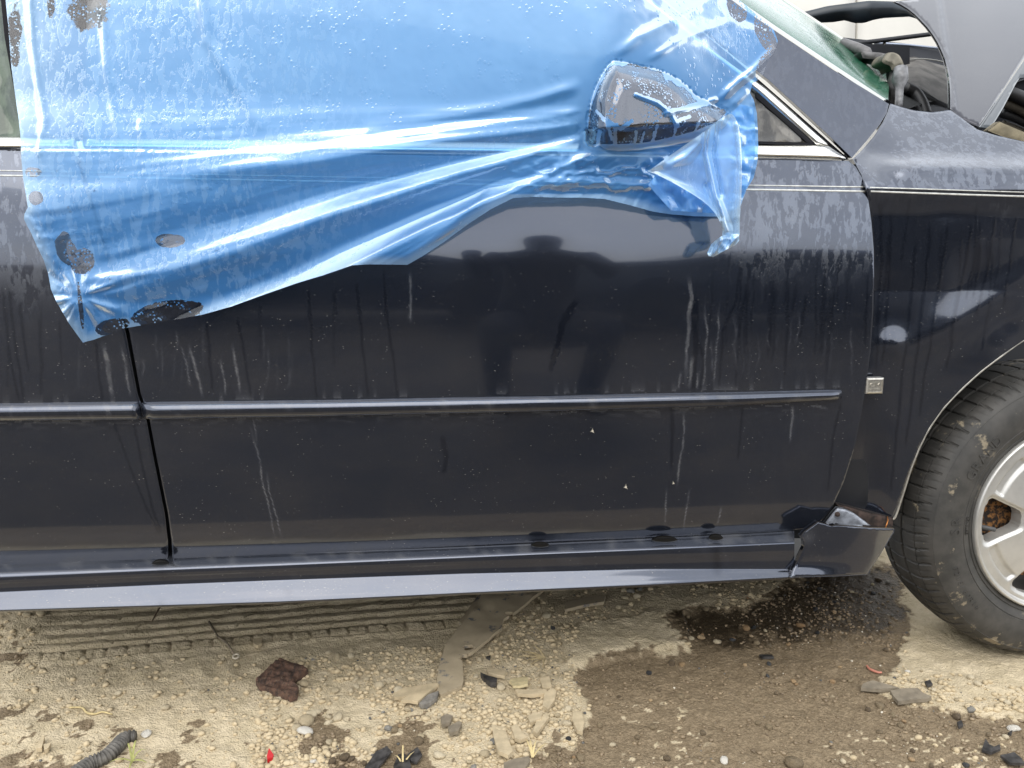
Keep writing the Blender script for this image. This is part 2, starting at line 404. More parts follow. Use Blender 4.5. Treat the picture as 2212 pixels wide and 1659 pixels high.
WET = [(1440, 1322), (1500, 1316), (1600, 1308), (1660, 1285), (1690, 1255), (1800, 1225), (1960, 1225), (1948, 1290), (1975, 1345), (1948, 1390), (1940, 1430), (1905, 1462), (1880, 1482), (1930, 1506), (2010, 1528), (2110, 1545), (2212, 1552), (2330, 1560), (2330, 1760), (1200, 1760), (1222, 1650), (1252, 1590), (1272, 1545), (1258, 1500), (1243, 1470), (1240, 1440), (1290, 1418), (1370, 1403), (1430, 1408), (1488, 1400), (1462, 1372), (1440, 1345)]
SOAK = [(1440, 1325), (1520, 1316), (1600, 1308), (1660, 1285), (1700, 1250), (1800, 1225), (1960, 1225), (1948, 1290), (1968, 1338), (1850, 1345), (1760, 1362), (1680, 1372), (1560, 1392), (1480, 1368)]
LEFTW = [[(385, 1600), (420, 1545), (436, 1535), (432, 1580), (405, 1612), (370, 1625)], [(222, 1600), (255, 1572), (275, 1578), (262, 1625), (225, 1625)], [(-30, 1540), (30, 1535), (70, 1515), (60, 1550), (-30, 1575)], [(-30, 1400), (30, 1400), (44, 1418), (20, 1440), (-30, 1440)],
         [(88, 1545), (125, 1540), (120, 1560), (95, 1560)], [(140, 1560), (190, 1545), (200, 1565), (160, 1580)], [(650, 1560), (690, 1545), (760, 1580), (740, 1620), (680, 1640), (650, 1610)], [(760, 1640), (800, 1600), (900, 1560), (950, 1580), (935, 1620), (960, 1680), (740, 1700)],
         [(-40, 1640), (120, 1632), (230, 1660), (240, 1720), (-40, 1720)], [(330, 1640), (390, 1625), (420, 1660), (330, 1690)], [(700, 1650), (800, 1620), (950, 1640), (950, 1720), (690, 1720)], [(1140, 1640), (1190, 1595), (1240, 1600), (1240, 1680), (1150, 1690)]]
GX0, GX1, GY0, GY1, GS = -1.75, 2.25, -.8, 1.05, .0042
gx = np.arange(GX0, GX1, GS); gy = np.arange(GY0, GY1, GS); GXX, GYY = np.meshgrid(gx, gy)
PU, PV = proj(np.stack([GXX, GYY, 0*GXX], -1))
TA, TB = G(90, 1421)[:2], G(960, 1346)[:2]
TD = (TB-TA)/np.linalg.norm(TB-TA); TN = np.array([-TD[1], TD[0]])
def ground_height():
    X, Y = GXX, GYY
    h = .012*(fbm(X*2.2, Y*2.2, 1)-.5)+.010*(fbm(X*9, Y*9, 2, 3)-.5)
    cl = fbm(X*34, Y*34, 3, 4, .55); h += .008*(cl-.5)
    pit = fbm(X*95, Y*95, 8, 3, .6); h += .0035*(pit-.5)
    cr = vn(X*150, Y*150, 4); h += .0022*np.where(cr > .72, (cr-.72)/.28, 0)
    wob = fbm(X*60, Y*60, 77, 3)
    sd_ = sdpoly(PU, PV, WET)+(wob-.5)*34
    sk = sdpoly(PU, PV, SOAK)+(wob-.5)*40
    wob2 = (fbm(X*13, Y*16, 78, 4, .6)-.5)*70
    wet = .55*sstep(-6, 10, sd_)*(1-.25*sstep(1480, 1640, PV))+.45*sstep(-22, 26, sk+wob2*.8)
    speck = fbm(X*70, Y*110, 90, 3); wet -= .5*sstep(.68, .74, speck)*sstep(.42, .6, fbm(X*5, Y*7, 93, 2))*sstep(1470, 1520, PV)*(1-sstep(-3, 8, sk))
    wet = np.maximum(wet, .6*sstep(-.36, -.46, Y+.1*(fbm(X*4, Y*4, 39, 3)-.5)))  # out-of-view near strip darkened to dim its reflection in the doors
    for pl in LEFTW:
        s = sdpoly(PU, PV, pl)+(fbm(X*42, Y*42, 55, 4)-.5)*95-7
        wet = np.maximum(wet, .6*sstep(-4, 4, s)*sstep(-55, -8, sdpoly(PU, PV, pl)))
    sp2 = vn(X*75, Y*75, 66); wet = np.maximum(wet, .5*sstep(.9, .93, sp2)*sstep(1500, 1540, PV)*(PU < 1150))
    h -= .007*sstep(-12, 14, sd_)*(1-.5*sstep(1450, 1500, PV))
    # dry cracked slab edge left of the wet patch
    slab = sdpoly(PU, PV, [(1205, 1368), (1260, 1350), (1480, 1320), (1490, 1400), (1240, 1440), (1228, 1430)])+(fbm(X*40, Y*40, 12, 3)-.5)*14
    h += .011*sstep(-2, 5, slab)
    # tyre track
    a = (X-TA[0])*TD[0]+(Y-TA[1])*TD[1]; c = (X-TA[0])*TN[0]+(Y-TA[1])*TN[1]
    c = c+.014*(fbm(a*3, c*4, 31, 3)-.5)+.006*(fbm(a*22, c*22, 32, 2)-.5)
    ends = sstep(-.10, .05, a)*(1-sstep(1.0, 1.17, a+.25*(fbm(a*9, c*9, 14, 3)-.5)))
    rows = [(-.008, .042), (.047, .078), (.083, .120), (.125, .163), (.168, .214), (.219, .27)]
    tr = np.zeros_like(X); inside = np.zeros_like(X)
    for k, (r0, r1) in enumerate(rows):
        t = (c-r0)/(r1-r0); m = np.clip(np.minimum(t, 1-t)*6, 0, 1); m = m*m*(3-2*m)
        prof = .006+.006*np.clip(1-t, 0, 1)+.004*(fbm(a*12, c*30, 70+k, 2)-.5)
        inside = np.maximum(inside, m); tr = np.maximum(tr, m*prof)
        if k == 0:
            tr = np.where(m > 0, np.maximum(tr, m*.013*np.sin(np.pi*np.clip(t, 0, 1))), tr)
            aa = a+.012*t*t+.003*np.sin(a*11); ph = np.abs(((aa/.046) % 1)-.5)*.046; ph2 = np.abs(((aa/.023) % 1)-.5)*.023
            tr -= .0065*m*sstep(.0045, .001, .023-ph)*1.0 + .002*m*sstep(.003, .001, .0115-ph2)
        else:
            aa = a-c*.9+.05*hsh(np.full_like(X, k), np.zeros_like(X), 3); L = .085
            ph = np.abs(((aa/L) % 1)-.5)*L; tr -= .008*m*sstep(.006, .001, L/2-ph)*(vn(np.floor(aa/L), 0*aa+k, 8) > .35)
    zone = sstep(-.03, -.008, c)*(1-sstep(.27, .33, c))*ends
    h = h*(1-.5*zone)+zone*(tr*.8-.011)
    ridge = sstep(-.05, -.022, c)*(1-sstep(-.016, -.006, c))*ends; h += .006*ridge
    # faint second pass of tread marks further forward
    c2 = c+.16; z2 = sstep(0, .02, c2)*(1-sstep(.08, .1, c2))*sstep(.15, .3, a)*(1-sstep(.5, .65, a))
    h += z2*.004*np.sin(a*2*math.pi/.06+np.sin(c2*40))*sstep(.35, .6, fbm(X*14, Y*14, 41, 2))
    # hollow beside the front tyre
    tw = G(2150, 1425)
    h -= .012*np.exp(-(((X-tw[0])/.28)**2+((Y-tw[1]-.05)/.09)**2))
    edge = np.minimum(np.minimum(X-GX0, GX1-X), np.minimum(Y-GY0, GY1-Y))
    h = h-.05*(1-sstep(.0, .12, edge))
    return h, np.clip(wet, 0, 1)
GH, GW = ground_height()
def gh(x, y):
    i = int(np.clip((x-GX0)/GS, 0, len(gx)-2)); j = int(np.clip((y-GY0)/GS, 0, len(gy)-2)); return float(GH[j, i])
def build_ground():
    ny, nx = GXX.shape
    me = bpy.data.meshes.new('ground'); V = np.stack([GXX, GYY, GH], -1).reshape(-1, 3).astype(np.float32)
    idx = np.arange(ny*nx).reshape(ny, nx)
    q = np.stack([idx[:-1, :-1], idx[:-1, 1:], idx[1:, 1:], idx[1:, :-1]], -1).reshape(-1, 4).astype(np.int32)
    me.vertices.add(len(V)); me.vertices.foreach_set('co', V.ravel())
    me.loops.add(q.size); me.loops.foreach_set('vertex_index', q.ravel())
    me.polygons.add(len(q)); me.polygons.foreach_set('loop_start', np.arange(0, q.size, 4, dtype=np.int32)); me.polygons.foreach_set('loop_total', np.full(len(q), 4, np.int32))
    me.update(calc_edges=True); me.validate()
    me.polygons.foreach_set('use_smooth', np.ones(len(q), bool)); me.materials.append(M['ground'])
    o = bpy.data.objects.new('ground', me); COL.objects.link(o); attr(o, 'wet', GW.ravel()); tag(o, kind='structure')
build_ground()

# ------------------------------------------------------------------ the navy car
CARLOC = (0.2, .9, 0.0)
car = empty('sedan_car', CARLOC)
tag(car, 'wrecked dark navy sedan with crumpled fender, seen along its doors', 'car')
def Yb(x, z):
    up = np.clip(z-.885, 0, .24); lo = np.clip(.885-z, 0, 1)
    return .75*up**2+.075*lo**2+.9*np.clip(.40-z, 0, .2)**2+.010*x*x

# ---- marks on the paint: where rain ran, where dust lies
DRIPS = [([(666, 620), (672, 735), (684, 858)], 5), ([(770, 606), (778, 700), (795, 856)], 5.5), ([(828, 582), (834, 680), (848, 760), (858, 855)], 5.5), ([(1600, 568), (1587, 661), (1562, 716), (1552, 839)], 5), ([(1620, 578), (1603, 674), (1594, 760), (1587, 840)], 5.5), ([(1672, 590), (1668, 681), (1661, 754)], 5), ([(1790, 560), (1778, 632), (1770, 742)], 5.5), ([(1742, 640), (1726, 730)], 5), ([(1813, 568), (1808, 662)], 4.5),
         ([(1502, 640), (1504, 720), (1500, 790), (1497, 842)], 13), ([(1510, 740), (1520, 780), (1512, 840)], 5), ([(448, 700), (452, 780), (458, 842)], 6), ([(515, 690), (526, 768), (542, 862)], 5.5), ([(205, 740), (212, 800), (222, 864)], 5), ([(2, 620), (22, 780), (40, 862)], 5), ([(15, 610), (36, 770), (52, 865)], 6), ([(40, 650), (52, 740), (60, 800)], 5), ([(246, 907), (262, 960), (300, 1060), (342, 1155)], 4),
         ([(290, 915), (305, 1000), (330, 1100), (345, 1150)], 5), ([(1452, 878), (1453, 930), (1450, 1010)], 8), ([(1815, 876), (1800, 940), (1788, 1060)], 5), ([(1606, 870), (1600, 930), (1594, 990)], 4), ([(1900, 440), (1905, 560), (1896, 700), (1893, 800)], 6), ([(1925, 460), (1922, 600), (1912, 720), (1905, 790)], 6), ([(1978, 520), (1968, 650), (1950, 800), (1935, 960), (1925, 1060)], 6), ([(2050, 470), (2025, 640), (2000, 800), (1985, 900)], 6),
         ([(2010, 480), (2000, 600), (1985, 720), (1972, 840), (1958, 960)], 7), ([(2100, 480), (2080, 600), (2060, 700), (2045, 800)], 6), ([(2150, 470), (2130, 600), (2110, 680)], 6), ([(2195, 470), (2180, 580), (2170, 660)], 5), ([(1245, 650), (1215, 700), (1195, 780), (1190, 800)], 14), ([(955, 945), (962, 985), (958, 1020)], 12)]
LIGHTS = [([(1487, 588), (1492, 640), (1486, 720), (1479, 842)], 7), ([(1520, 640), (1527, 720), (1522, 800), (1518, 842)], 2.5), ([(1555, 645), (1548, 760), (1541, 838)], 2), ([(885, 580), (888, 640), (886, 700)], 4), ([(225, 735), (232, 790), (246, 862)], 9), ([(262, 740), (270, 790), (285, 862)], 4), ([(404, 740), (420, 790), (440, 862)], 5), ([(386, 740), (400, 780), (412, 840)], 2), ([(500, 740), (510, 790), (520, 860)], 5), ([(475, 770), (482, 810), (488, 858)], 3),
          ([(533, 905), (556, 970), (568, 1050), (585, 1110), (600, 1186)], 2.2), ([(575, 1010), (580, 1060), (600, 1120), (612, 1170)], 1.8), ([(543, 890), (557, 960)], 2), ([(1478, 875), (1475, 950), (1462, 1060)], 3), ([(1490, 1050), (1478, 1150)], 2), ([(1712, 870), (1712, 900), (1706, 960)], 4), ([(1497, 760), (1488, 842)], 6), ([(1470, 800), (1465, 842)], 4), ([(1508, 800), (1504, 842)], 3), ([(1440, 1050), (1437, 1140)], 2), ([(1560, 1090), (1550, 1135)], 2)]
rr_ = random.Random(3)
for _ in range(34):
    if rr_.random() < .5: u0 = rr_.uniform(1525, 1860); v0 = rr_.uniform(640, 740)
    else: u0 = rr_.uniform(170, 640); v0 = rr_.uniform(690, 790)
    L = rr_.uniform(40, 130); LIGHTS.append(([(u0, v0), (u0+rr_.uniform(-6, 6), v0+L*.5), (u0+(1106-u0)*-.00+rr_.uniform(-5, 5), min(v0+L, 845))], rr_.uniform(.5, 2.2), rr_.uniform(.2, .6)))
for _ in range(34):
    if rr_.random() < .62: u0 = rr_.uniform(1540, 1880); v0 = rr_.uniform(545, 640)
    elif rr_.random() < .5: u0 = rr_.uniform(-60, 150); v0 = rr_.uniform(590, 720)
    else: u0 = rr_.uniform(190, 860); v0 = 740-(u0-190)*.22
    L = rr_.uniform(50, 230); L = min(L, 855-v0); DRIPS.append(([(u0, v0), (u0+(.03*(560-u0)/9), v0+L*.5), (u0+(.03*(560-u0)/4)+rr_.uniform(-4, 4), v0+L)], rr_.uniform(2.5, 6), rr_.uniform(.5, 1)))
for _ in range(16):
    u0 = rr_.uniform(1895, 2205); v0 = rr_.uniform(430, 560); L = rr_.uniform(60, 220); DRIPS.append(([(u0, v0), (u0-4, v0+L*.5), (u0-L*.11, v0+L)], rr_.uniform(3, 6), rr_.uniform(.5, 1)))
def strokes(lst, u, v, seed, soft, fade=.05):
    out = np.zeros(u.shape)
    wu = u+2.2*(vn(u*.008, v*.028, seed)-.5)*2+1.6*(vn(u*.05, v*.13, seed+1)-.5)
    for item in lst:
        pts, wd = item[0], item[1]; al = item[2] if len(item) > 2 else 1.0
        p = A(pts); lo = p.min(0)-wd*3-10; hi = p.max(0)+wd*3+10
        m = (u > lo[0]) & (u < hi[0]) & (v > lo[1]) & (v < hi[1])
        if not m.any(): continue
        d, t = dseg(wu[m], v[m], pts)
        ww = wd*.5*(.75+.6*vn(v[m]*.05, u[m]*0, seed+7))*(1-.3*t)
        fd = sstep(-.02, fade, t)*(1-sstep(1-fade*.6, 1.02, t)); out[m] = np.maximum(out[m], (1-sstep(ww-.6, ww+soft, d))*(fd*.85+.15*(fade < .1))*al)
    return out
def f_drip(u, v): return strokes(DRIPS, u, v, 5, 1.6)
def f_dirt(u, v):
    s = strokes(LIGHTS, u, v, 9, 1.8, .3)*(.35+.65*vn(u*.11, v*.07, 21))
    # grime gathered under the side moulding; a faint brownish band along the door bottom
    mv = 905-(u-300)*.0205; k = vn(u*.05, v*.22, 33)
    s = np.maximum(s, (u < 1830)*.65*(k > .66)*np.exp(-np.clip(v-mv, 0, 99)/9)*((v > mv-3) & (v < mv+40)))
    s = np.maximum(s, (u < 1830)*.4*(vn(u*.09, 0*v, 44) > .7)*np.exp(-np.clip(mv-38-v, 0, 99)/9)*(v < mv-36))
    bt = 1158-(u-360)*.022; s = np.maximum(s, .10*np.exp(-((v-bt)/11)**2)*sstep(1000, 300, u))
    return s
def f_dust(u, v):
    return np.clip(.35+.65*sstep(560, 700, v)*(.55+.9*(fbm(u*.006, v*.01, 3, 3)-.2)), 0, 1)
def f_blot(u, v):
    v = v+110*(fbm(u*.02, v*.004, 17, 3)-.5)*(v > 440)
    a = sstep(1500, 1680, u)*(1-sstep(520, 640, v)*.92)*(1-.8*(v < 340-(1840-u)*.72)*(u < 1925))*(1-.93*(u > 1882)*sstep(395, 440, v)); b = (1-sstep(60, 190, u))*(1-sstep(600, 700, v))*.9
    return np.clip(np.maximum(a, b), 0, 1)
PA = {'drip': f_drip, 'dirt': f_dirt, 'dust': f_dust, 'blot': f_blot}

FD = [(165, 322), (400, 325), (800, 330), (1300, 337), (1700, 342), (1834, 347), (1850, 360), (1866, 388), (1876, 425), (1884, 480), (1889, 540), (1890, 600), (1888, 680), (1882, 760), (1874, 820), (1863, 890), (1847, 970), (1825, 1040), (1800, 1095), (1776, 1126), (1748, 1142), (1715, 1147), (1400, 1162), (1000, 1180), (603, 1199), (430, 1208), (372, 1210), (370, 1170), (362, 1110), (350, 1050), (336, 980), (322, 905), (303, 850), (279, 720), (240, 570), (205, 450)]
RD = [(-90, 320), (157, 322), (197, 450), (232, 570), (271, 720), (296, 850), (315, 905), (329, 980), (343, 1050), (355, 1110), (362, 1170), (362, 1205), (350, 1212), (150, 1221), (-90, 1232)]
fdoor = panel('front_door', FD, Yb, M['paint'], car, 3.4, 3.4, .03, .0022, attrs=PA); fdoor['label'] = 'front door with rain runs and dried dirt on its skin'
rdoor = panel('rear_door', RD, Yb, M['paint'], car, 3.6, 3.6, .03, .0022, attrs=PA); rdoor['label'] = 'rear door cut off by the left edge'
# dark structure behind the shut lines
panel('inner_body', [(-100, 330), (1830, 352), (1905, 420), (1915, 1150), (1780, 1160), (-100, 1250)], lambda x, z: Yb(x, z)+.042, M['gap'], car, 60, 60, .01, 0)

panel('inner_body', [(1842, 352), (1875, 335), (1912, 285), (1936, 232), (1916, 214), (1895, 245), (1862, 295), (1826, 334)], lambda x, z: 0*x+.215, M['gap'], car, 20, 20, .01, 0)
# fender, crushed
FE = [(1843, 343), (1862, 325), (1888, 295), (1908, 264), (1919, 240), (1924, 223), (1942, 229), (1975, 238), (2015, 242), (2054, 237), (2075, 252), (2092, 265), (2112, 279), (2150, 291), (2212, 305), (2300, 315), (2300, 690), (2250, 712), (2212, 736), (2165, 768), (2120, 802), (2080, 838), (2040, 880), (2008, 925), (1985, 970), (1966, 1020), (1950, 1070), (1930, 1119), (1895, 1113), (1850, 1104), (1806, 1090), (1812, 1040), (1850, 900), (1872, 790), (1884, 680), (1886, 560), (1882, 470), (1874, 415), (1862, 378)]
def Yfend(x, z):
    u, v = proj(np.stack([x, 0*x+.03, z], -1))
    b = .010*x*x+.075*np.clip(.80-z, 0, 1)**2
    k = np.clip(z-1.035, 0, 1)
    y = b+1.0*(np.sqrt(k*k+.008**2)*.5+k*.5)+.075*np.clip(1.035-z, 0, .2)+.010*sstep(1.06, .98, z)
    # hollow between pillar and wheel arch, a ridge running to the right, a kink over the stripe
    y = y+.014*np.exp(-(((u-1935)/50)**2+((v-330)/45)**2))-.018*np.exp(-(((v-362-(u-1950)*.02)/26)**2))*sstep(1890, 1960, u)
    y = y+.0065*np.exp(-(((u-2050)/62)**2+((v-388)/17)**2))
    y = y+0*u
    y = y+.022*sstep(1960, 1880, u)*sstep(800, 1050, v)
    y = y-.007*np.exp(-(((u-1928)/30)**2+((v-742)/30)**2))-.006*np.exp(-(((u-2080)/150)**2+((v-690-(u-2080)*-.55)/45)**2))
    y = y+.006*(fbm(u*.008, v*.006, 4, 2)-.5)
    return y
fend = panel('front_fender', FE, Yfend, M['paint'], car, 3.6, 3.6, .03, .002, attrs=PA); fend['label'] = 'crumpled front fender with a dent over the stripe'
# bright folded lip of the wheel arch
ARCH = smooth_curve([(1929, 1122), (1936, 1112), (1953, 1060), (1968, 1012), (1987, 965), (2010, 921), (2042, 877), (2082, 836), (2122, 800), (2167, 766), (2214, 733), (2300, 688)], 6)
ap = S(ARCH[:, 0], ARCH[:, 1], Yfend)
lipm = plain('worn_arch_lip', (.42, .40, .35), .4, .5, nscale=60)
tube('arch_lip', ap+np.array([.002, .004, -.001]), .0028, lipm, car, 8)
# arch liner
il = [ap+np.array([.006, .012, -.004]), ap+np.array([.012, .05, -.008]), ap+np.array([.02, .26, -.01])]
loft('arch_liner', il, M['gap'], car)

panel('wheel_well', [(1945, 1090), (1965, 720), (2400, 590), (2400, 1150)], lambda x, z: 0*x+.33, M['gap'], car, 40, 40, .01, 0)
# A-pillar and what stands round the quarter window
def Ypil(x, z): return .034+.30*np.clip(z-1.02, 0, 9)+.012*x*x
AP = [(1330, -160), (1572, -8), (1622, 30), (1672, 64), (1800, 150), (1921, 224), (1916, 244), (1900, 270), (1874, 303), (1841, 341), (1800, 301), (1740, 245), (1660, 172), (1560, 95), (1420, -20), (1290, -140)]
pil = panel('roof_pillar', AP, lambda x, z: Ypil(x, z)-.012, M['paint'], car, 6, 5, .012, .0015, attrs=PA)
SEAL = [(1275, -140), (1400, -25), (1545, 90), (1648, 178), (1730, 250), (1792, 305), (1836, 344), (1826, 346), (1786, 312), (1716, 250), (1636, 180), (1530, 90), (1380, -30), (1260, -130)]
panel('pillar_seal', SEAL, lambda x, z: Ypil(x, z)+.004, M['trim'], car, 10, 8, .012, .003)
GLS = [(180, 302), (176, -160), (1240, -160), (1372, -22), (1520, 98), (1628, 185), (1700, 250), (1762, 306), (1764, 314), (900, 312)]
def Ygl(x, z): return Yb(x, 1.09)+.018+.34*(z-1.085)
panel('front_window', GLS, lambda x, z: Ygl(x, z), M['side_glass'], car, 40, 30, .006, 0)
RGL = [(-120, 302), (-120, -160), (-8, -160), (14, 80), (40, 225), (60, 302)]
panel('rear_window', RGL, lambda x, z: Ygl(x, z), M['rear_glass'], car, 40, 30, .006, 0)
panel('window_post', [(52, 302), (34, 225), (8, 80), (-16, -160), (190, -160), (176, 302)], lambda x, z: Ygl(x, z)-.006, M['trim'], car, 30, 20, .02, .003)
QS = [(1634, 196), (1646, 205), (1712, 266), (1764, 313), (1748, 311), (1700, 268), (1634, 210)]
panel('window_seal', QS, lambda x, z: Ygl(x, z)-.006, M['trim'], car, 10, 8, .01, .002)
panel('window_seal', [(1560, 304), (1560, 309), (1762, 313), (1750, 308), (1640, 305)], lambda x, z: Ygl(x, z)-.006, M['trim'], car, 10, 8, .01, .001)

def strip(name, top, bot, yfn, prof, mat, parent, n=60, ends=True):
    """bar lofted between two sight lines; prof: list of (t across 0..1, metres outwards)"""
    top = A(top); bot = A(bot)
    def line(l, s):
        L = np.concatenate([[0], np.cumsum(np.hypot(*np.diff(l, axis=0).T))]); L /= L[-1]
        return np.stack([np.interp(s, L, l[:, 0]), np.interp(s, L, l[:, 1])], -1)
    s = np.linspace(0, 1, n); tp, bt = line(top, s), line(bot, s); rows = []
    for i in range(n):
        q = np.array([tp[i]+(bt[i]-tp[i])*t for t, _ in prof]); o = np.array([h for _, h in prof])
        if ends:
            e = min(1, min(i, n-1-i)/1.5); o = o*(.35+.65*e)
        p = S(q[:, 0], q[:, 1], yfn); p[:, 1] -= o; rows.append(p)
    return loft(name, rows, mat, parent, caps=True)
# rounded bright trim: belt line and up the pillar
BR = [(0, -.014), (0, -.002), (.12, .002), (.35, .0065), (.58, .0105), (.76, .0128), (.84, .0125), (.92, .008), (1.0, -.002), (1.0, -.016)]
Ygl0 = (lambda x, z: Yb(x, z)+.004)
strip('belt_trim', [(-90, 293), (160, 297)], [(-90, 321), (166, 322)], Ygl0, BR, M['chrome'], car)
strip('belt_trim', [(176, 297), (800, 303), (1640, 313), (1789, 315)], [(184, 322), (800, 329), (1640, 340), (1829, 345)], Ygl0, BR, M['chrome'], car, 90)
strip('pillar_trim', [(1300, -100), (1391, -12), (1545, 112), (1656, 192), (1796, 317)], [(1270, -100), (1366, -12), (1520, 112), (1636, 203), (1763, 317)], lambda x, z: Ypil(x, z)-.004, [(0, -.012), (0, .001), (.2, .006), (.5, .008), (.8, .005), (1, -.001), (1, -.012)], M['chrome'], car, 50)

# pinstripes: two on each panel
def pin(par, pts, wd, f, n=60):
    p = A(pts); top = p-np.array([0, wd/2]); bot = p+np.array([0, wd/2])
    return strip('pinstripe', top, bot, f, [(0, -.0008), (0, .0006), (1, .0006), (1, -.0008)], M['pin'], par, n, False)
pin(rdoor, [(-90, 367), (164, 371)], 2.4, Yb); pin(rdoor, [(-90, 378), (168, 381)], 3.6, Yb)
pin(fdoor, [(181, 372), (800, 384), (1400, 397), (1869, 404)], 2.4, Yb); pin(fdoor, [(184, 382), (800, 394), (1400, 406), (1872, 413.5)], 3.8, Yb)
pin(fend, [(1879, 405), (1980, 408), (2100, 412), (2300, 418)], 2.4, Yfend); pin(fend, [(1881, 413.5), (1980, 417), (2100, 421), (2300, 427)], 3.8, Yfend)

# side mouldings
MB = [(0, -.004), (0, .004), (.08, .0125), (.2, .0165), (.36, .0185), (.46, .0188), (.75, .0172), (.95, .0145), (1, .010), (1, -.004)]
def mould(par, top, bot, n=80):
    o = strip('side_moulding', top, bot, Yb, MB, M['paint'], par, n)
    uu, vv = proj(np.array([v.co[:] for v in o.data.vertices]))
    attr(o, 'drip', f_drip(uu, vv)); attr(o, 'dirt', .5*(vn(uu*.12, vv*.05, 71) > .82)*vn(uu*.5, vv*.3, 72)); attr(o, 'dust', np.full(len(uu), .55)); attr(o, 'blot', np.full(len(uu), .12)); return o
mould(rdoor, [(-90, 874), (301, 868)], [(-90, 907), (309, 904)])
mould(fdoor, [(307, 869), (700, 864), (1200, 855), (1600, 847), (1815, 842)], [(312, 904), (700, 897), (1200, 886), (1600, 874), (1816, 860)], 110)

# rocker panel: step, rounded edge, upright face, flared skirt, lower edge
def rocker():
    us = np.array([-90, 0, 370, 603, 1000, 1400, 1715, 1738])
    L0 = np.array([1216, 1213, 1197, 1187, 1168, 1150, 1136, 1136.])-6
    L1 = np.array([1241, 1238, 1224, 1215, 1199, 1183, 1170, 1169.])
    L2 = np.array([1249, 1246, 1230, 1221, 1204, 1187, 1173, 1172.])
    L3 = np.array([1284, 1281, 1264, 1255, 1241, 1231, 1231, 1230.])
    L4 = np.array([1322, 1319, 1308, 1301, 1282, 1264, 1247, 1246.])
    L5 = L4+3.5; L6 = L4+4
    t1 = [(-.0), (.006)]
    n = 120; s = np.linspace(-90, 1716, n)
    def li(a): return np.interp(s, us, a)
    def row(v, y): return P(s, v, np.broadcast_to(A(y), (n,)))
    edge_taper = np.interp(s, [-90, 1000, 1400, 1700], [1, 1.05, .9, .5])
    wv = .0008*(fbm(s*.01, s*0, 3, 2)-.5)
    B = .016
    rows = [row(li(L0), B+.045), row(li(L0)*.4+li(L1)*.6, B+.008), row(li(L1)-1.5, B-.018), row(li(L1)*.5+li(L2)*.5, B-.0235), row(li(L2), B-.025), row(li(L2)+2, B-.0255), row(li(L2)*.6+li(L3)*.4, B-.024),
            row(li(L3)-3, B-.022+wv), row(li(L3)-1, B-.0225+wv), row(li(L3)+1.5, B-.024+wv), row(li(L3)*.72+li(L4)*.28, B-.0245-.0069*edge_taper+wv), row(li(L3)*.5+li(L4)*.5, B-.0245-.0122*edge_taper+wv), row(li(L3)*.3+li(L4)*.7, B-.0245-.0171*edge_taper+wv), row(li(L4)-2, B-.0245-.0234*edge_taper), row(li(L4), B-.0245-.0238*edge_taper), row(li(L5), B-.023-.0215*edge_taper), row(li(L6)-1, B+.06)]
    o = loft('rocker_panel', rows, M['paint'], car)
    uu, vv = proj(np.array([v.co[:] for v in o.data.vertices]))
    runs = strokes([([(350, 1228), (357, 1262), (352, 1310)], 7), ([(1450, 1190), (1453, 1220), (1452, 1245), (1450, 1262)], 9), ([(1550, 1180), (1549, 1215), (1547, 1245)], 5), ([(616, 1225), (620, 1250), (618, 1300)], 4), ([(920, 1215), (922, 1240), (921, 1285)], 3)], uu, vv, 3, 2)
    z1 = np.interp(uu, us, L1); z0 = np.interp(uu, us, L0)
    attr(o, 'drip', runs); attr(o, 'dirt', np.where(vv < z1, .18+.35*(vn(uu*.06, vv*.1, 5) > .7), .10*(vn(uu*.2, vv*.3, 6) > .9))); attr(o, 'dust', np.full(len(uu), .75)); attr(o, 'blot', np.full(len(uu), .0))
    return o
M['rpaint'] = M['paint']
rock = rocker()
# drain holes on the step
hole = plain('wet_hole', (.004, .004, .004), .3)
for (u, v, a, b) in ((346, 1216, 18, 6.5), (1167, 1177, 19, 6), (1436, 1165, 27, 7), (1547, 1161, 15, 7)):
    th = np.linspace(0, 2*math.pi, 20, endpoint=False); pts = np.stack([u+a*np.cos(th)*(1+.12*np.sin(3*th)), v+b*np.sin(th)], 1)
    panel('drain_hole', pts, lambda x, z: 0*x+.004, hole, rock, 6, 6, .004, .001)
# end piece ahead of the rocker, sprung loose
EP = [(1738, 1148), (1752, 1138), (1767, 1127), (1783, 1131), (1797, 1136), (1805, 1134), (1840, 1136), (1880, 1139), (1934, 1141), (1932, 1150), (1905, 1195), (1874, 1242), (1800, 1246), (1708, 1248), (1714, 1228), (1726, 1205), (1737, 1182), (1736, 1170), (1730, 1158)]
def Yep(x, z):
    u, v = proj(np.stack([x, 0*x, z], -1)); e = 1170+.03*(u-1738)
    return -.018-.012*sstep(1208, 1246, v)*sstep(1860, 1720, u)+.03*np.clip((u-1800)/130, 0, 2)**2+0*u
ep = panel('sill_end_cap', EP, Yep, M['paint'], car, 4, 4, .012, .002, attrs={'drip': lambda u, v: 0*u, 'dirt': lambda u, v: .3*np.exp(-((u-1745)/14)**2-((v-1160)/14)**2), 'dust': lambda u, v: 0*u+.85, 'blot': lambda u, v: 0*u})
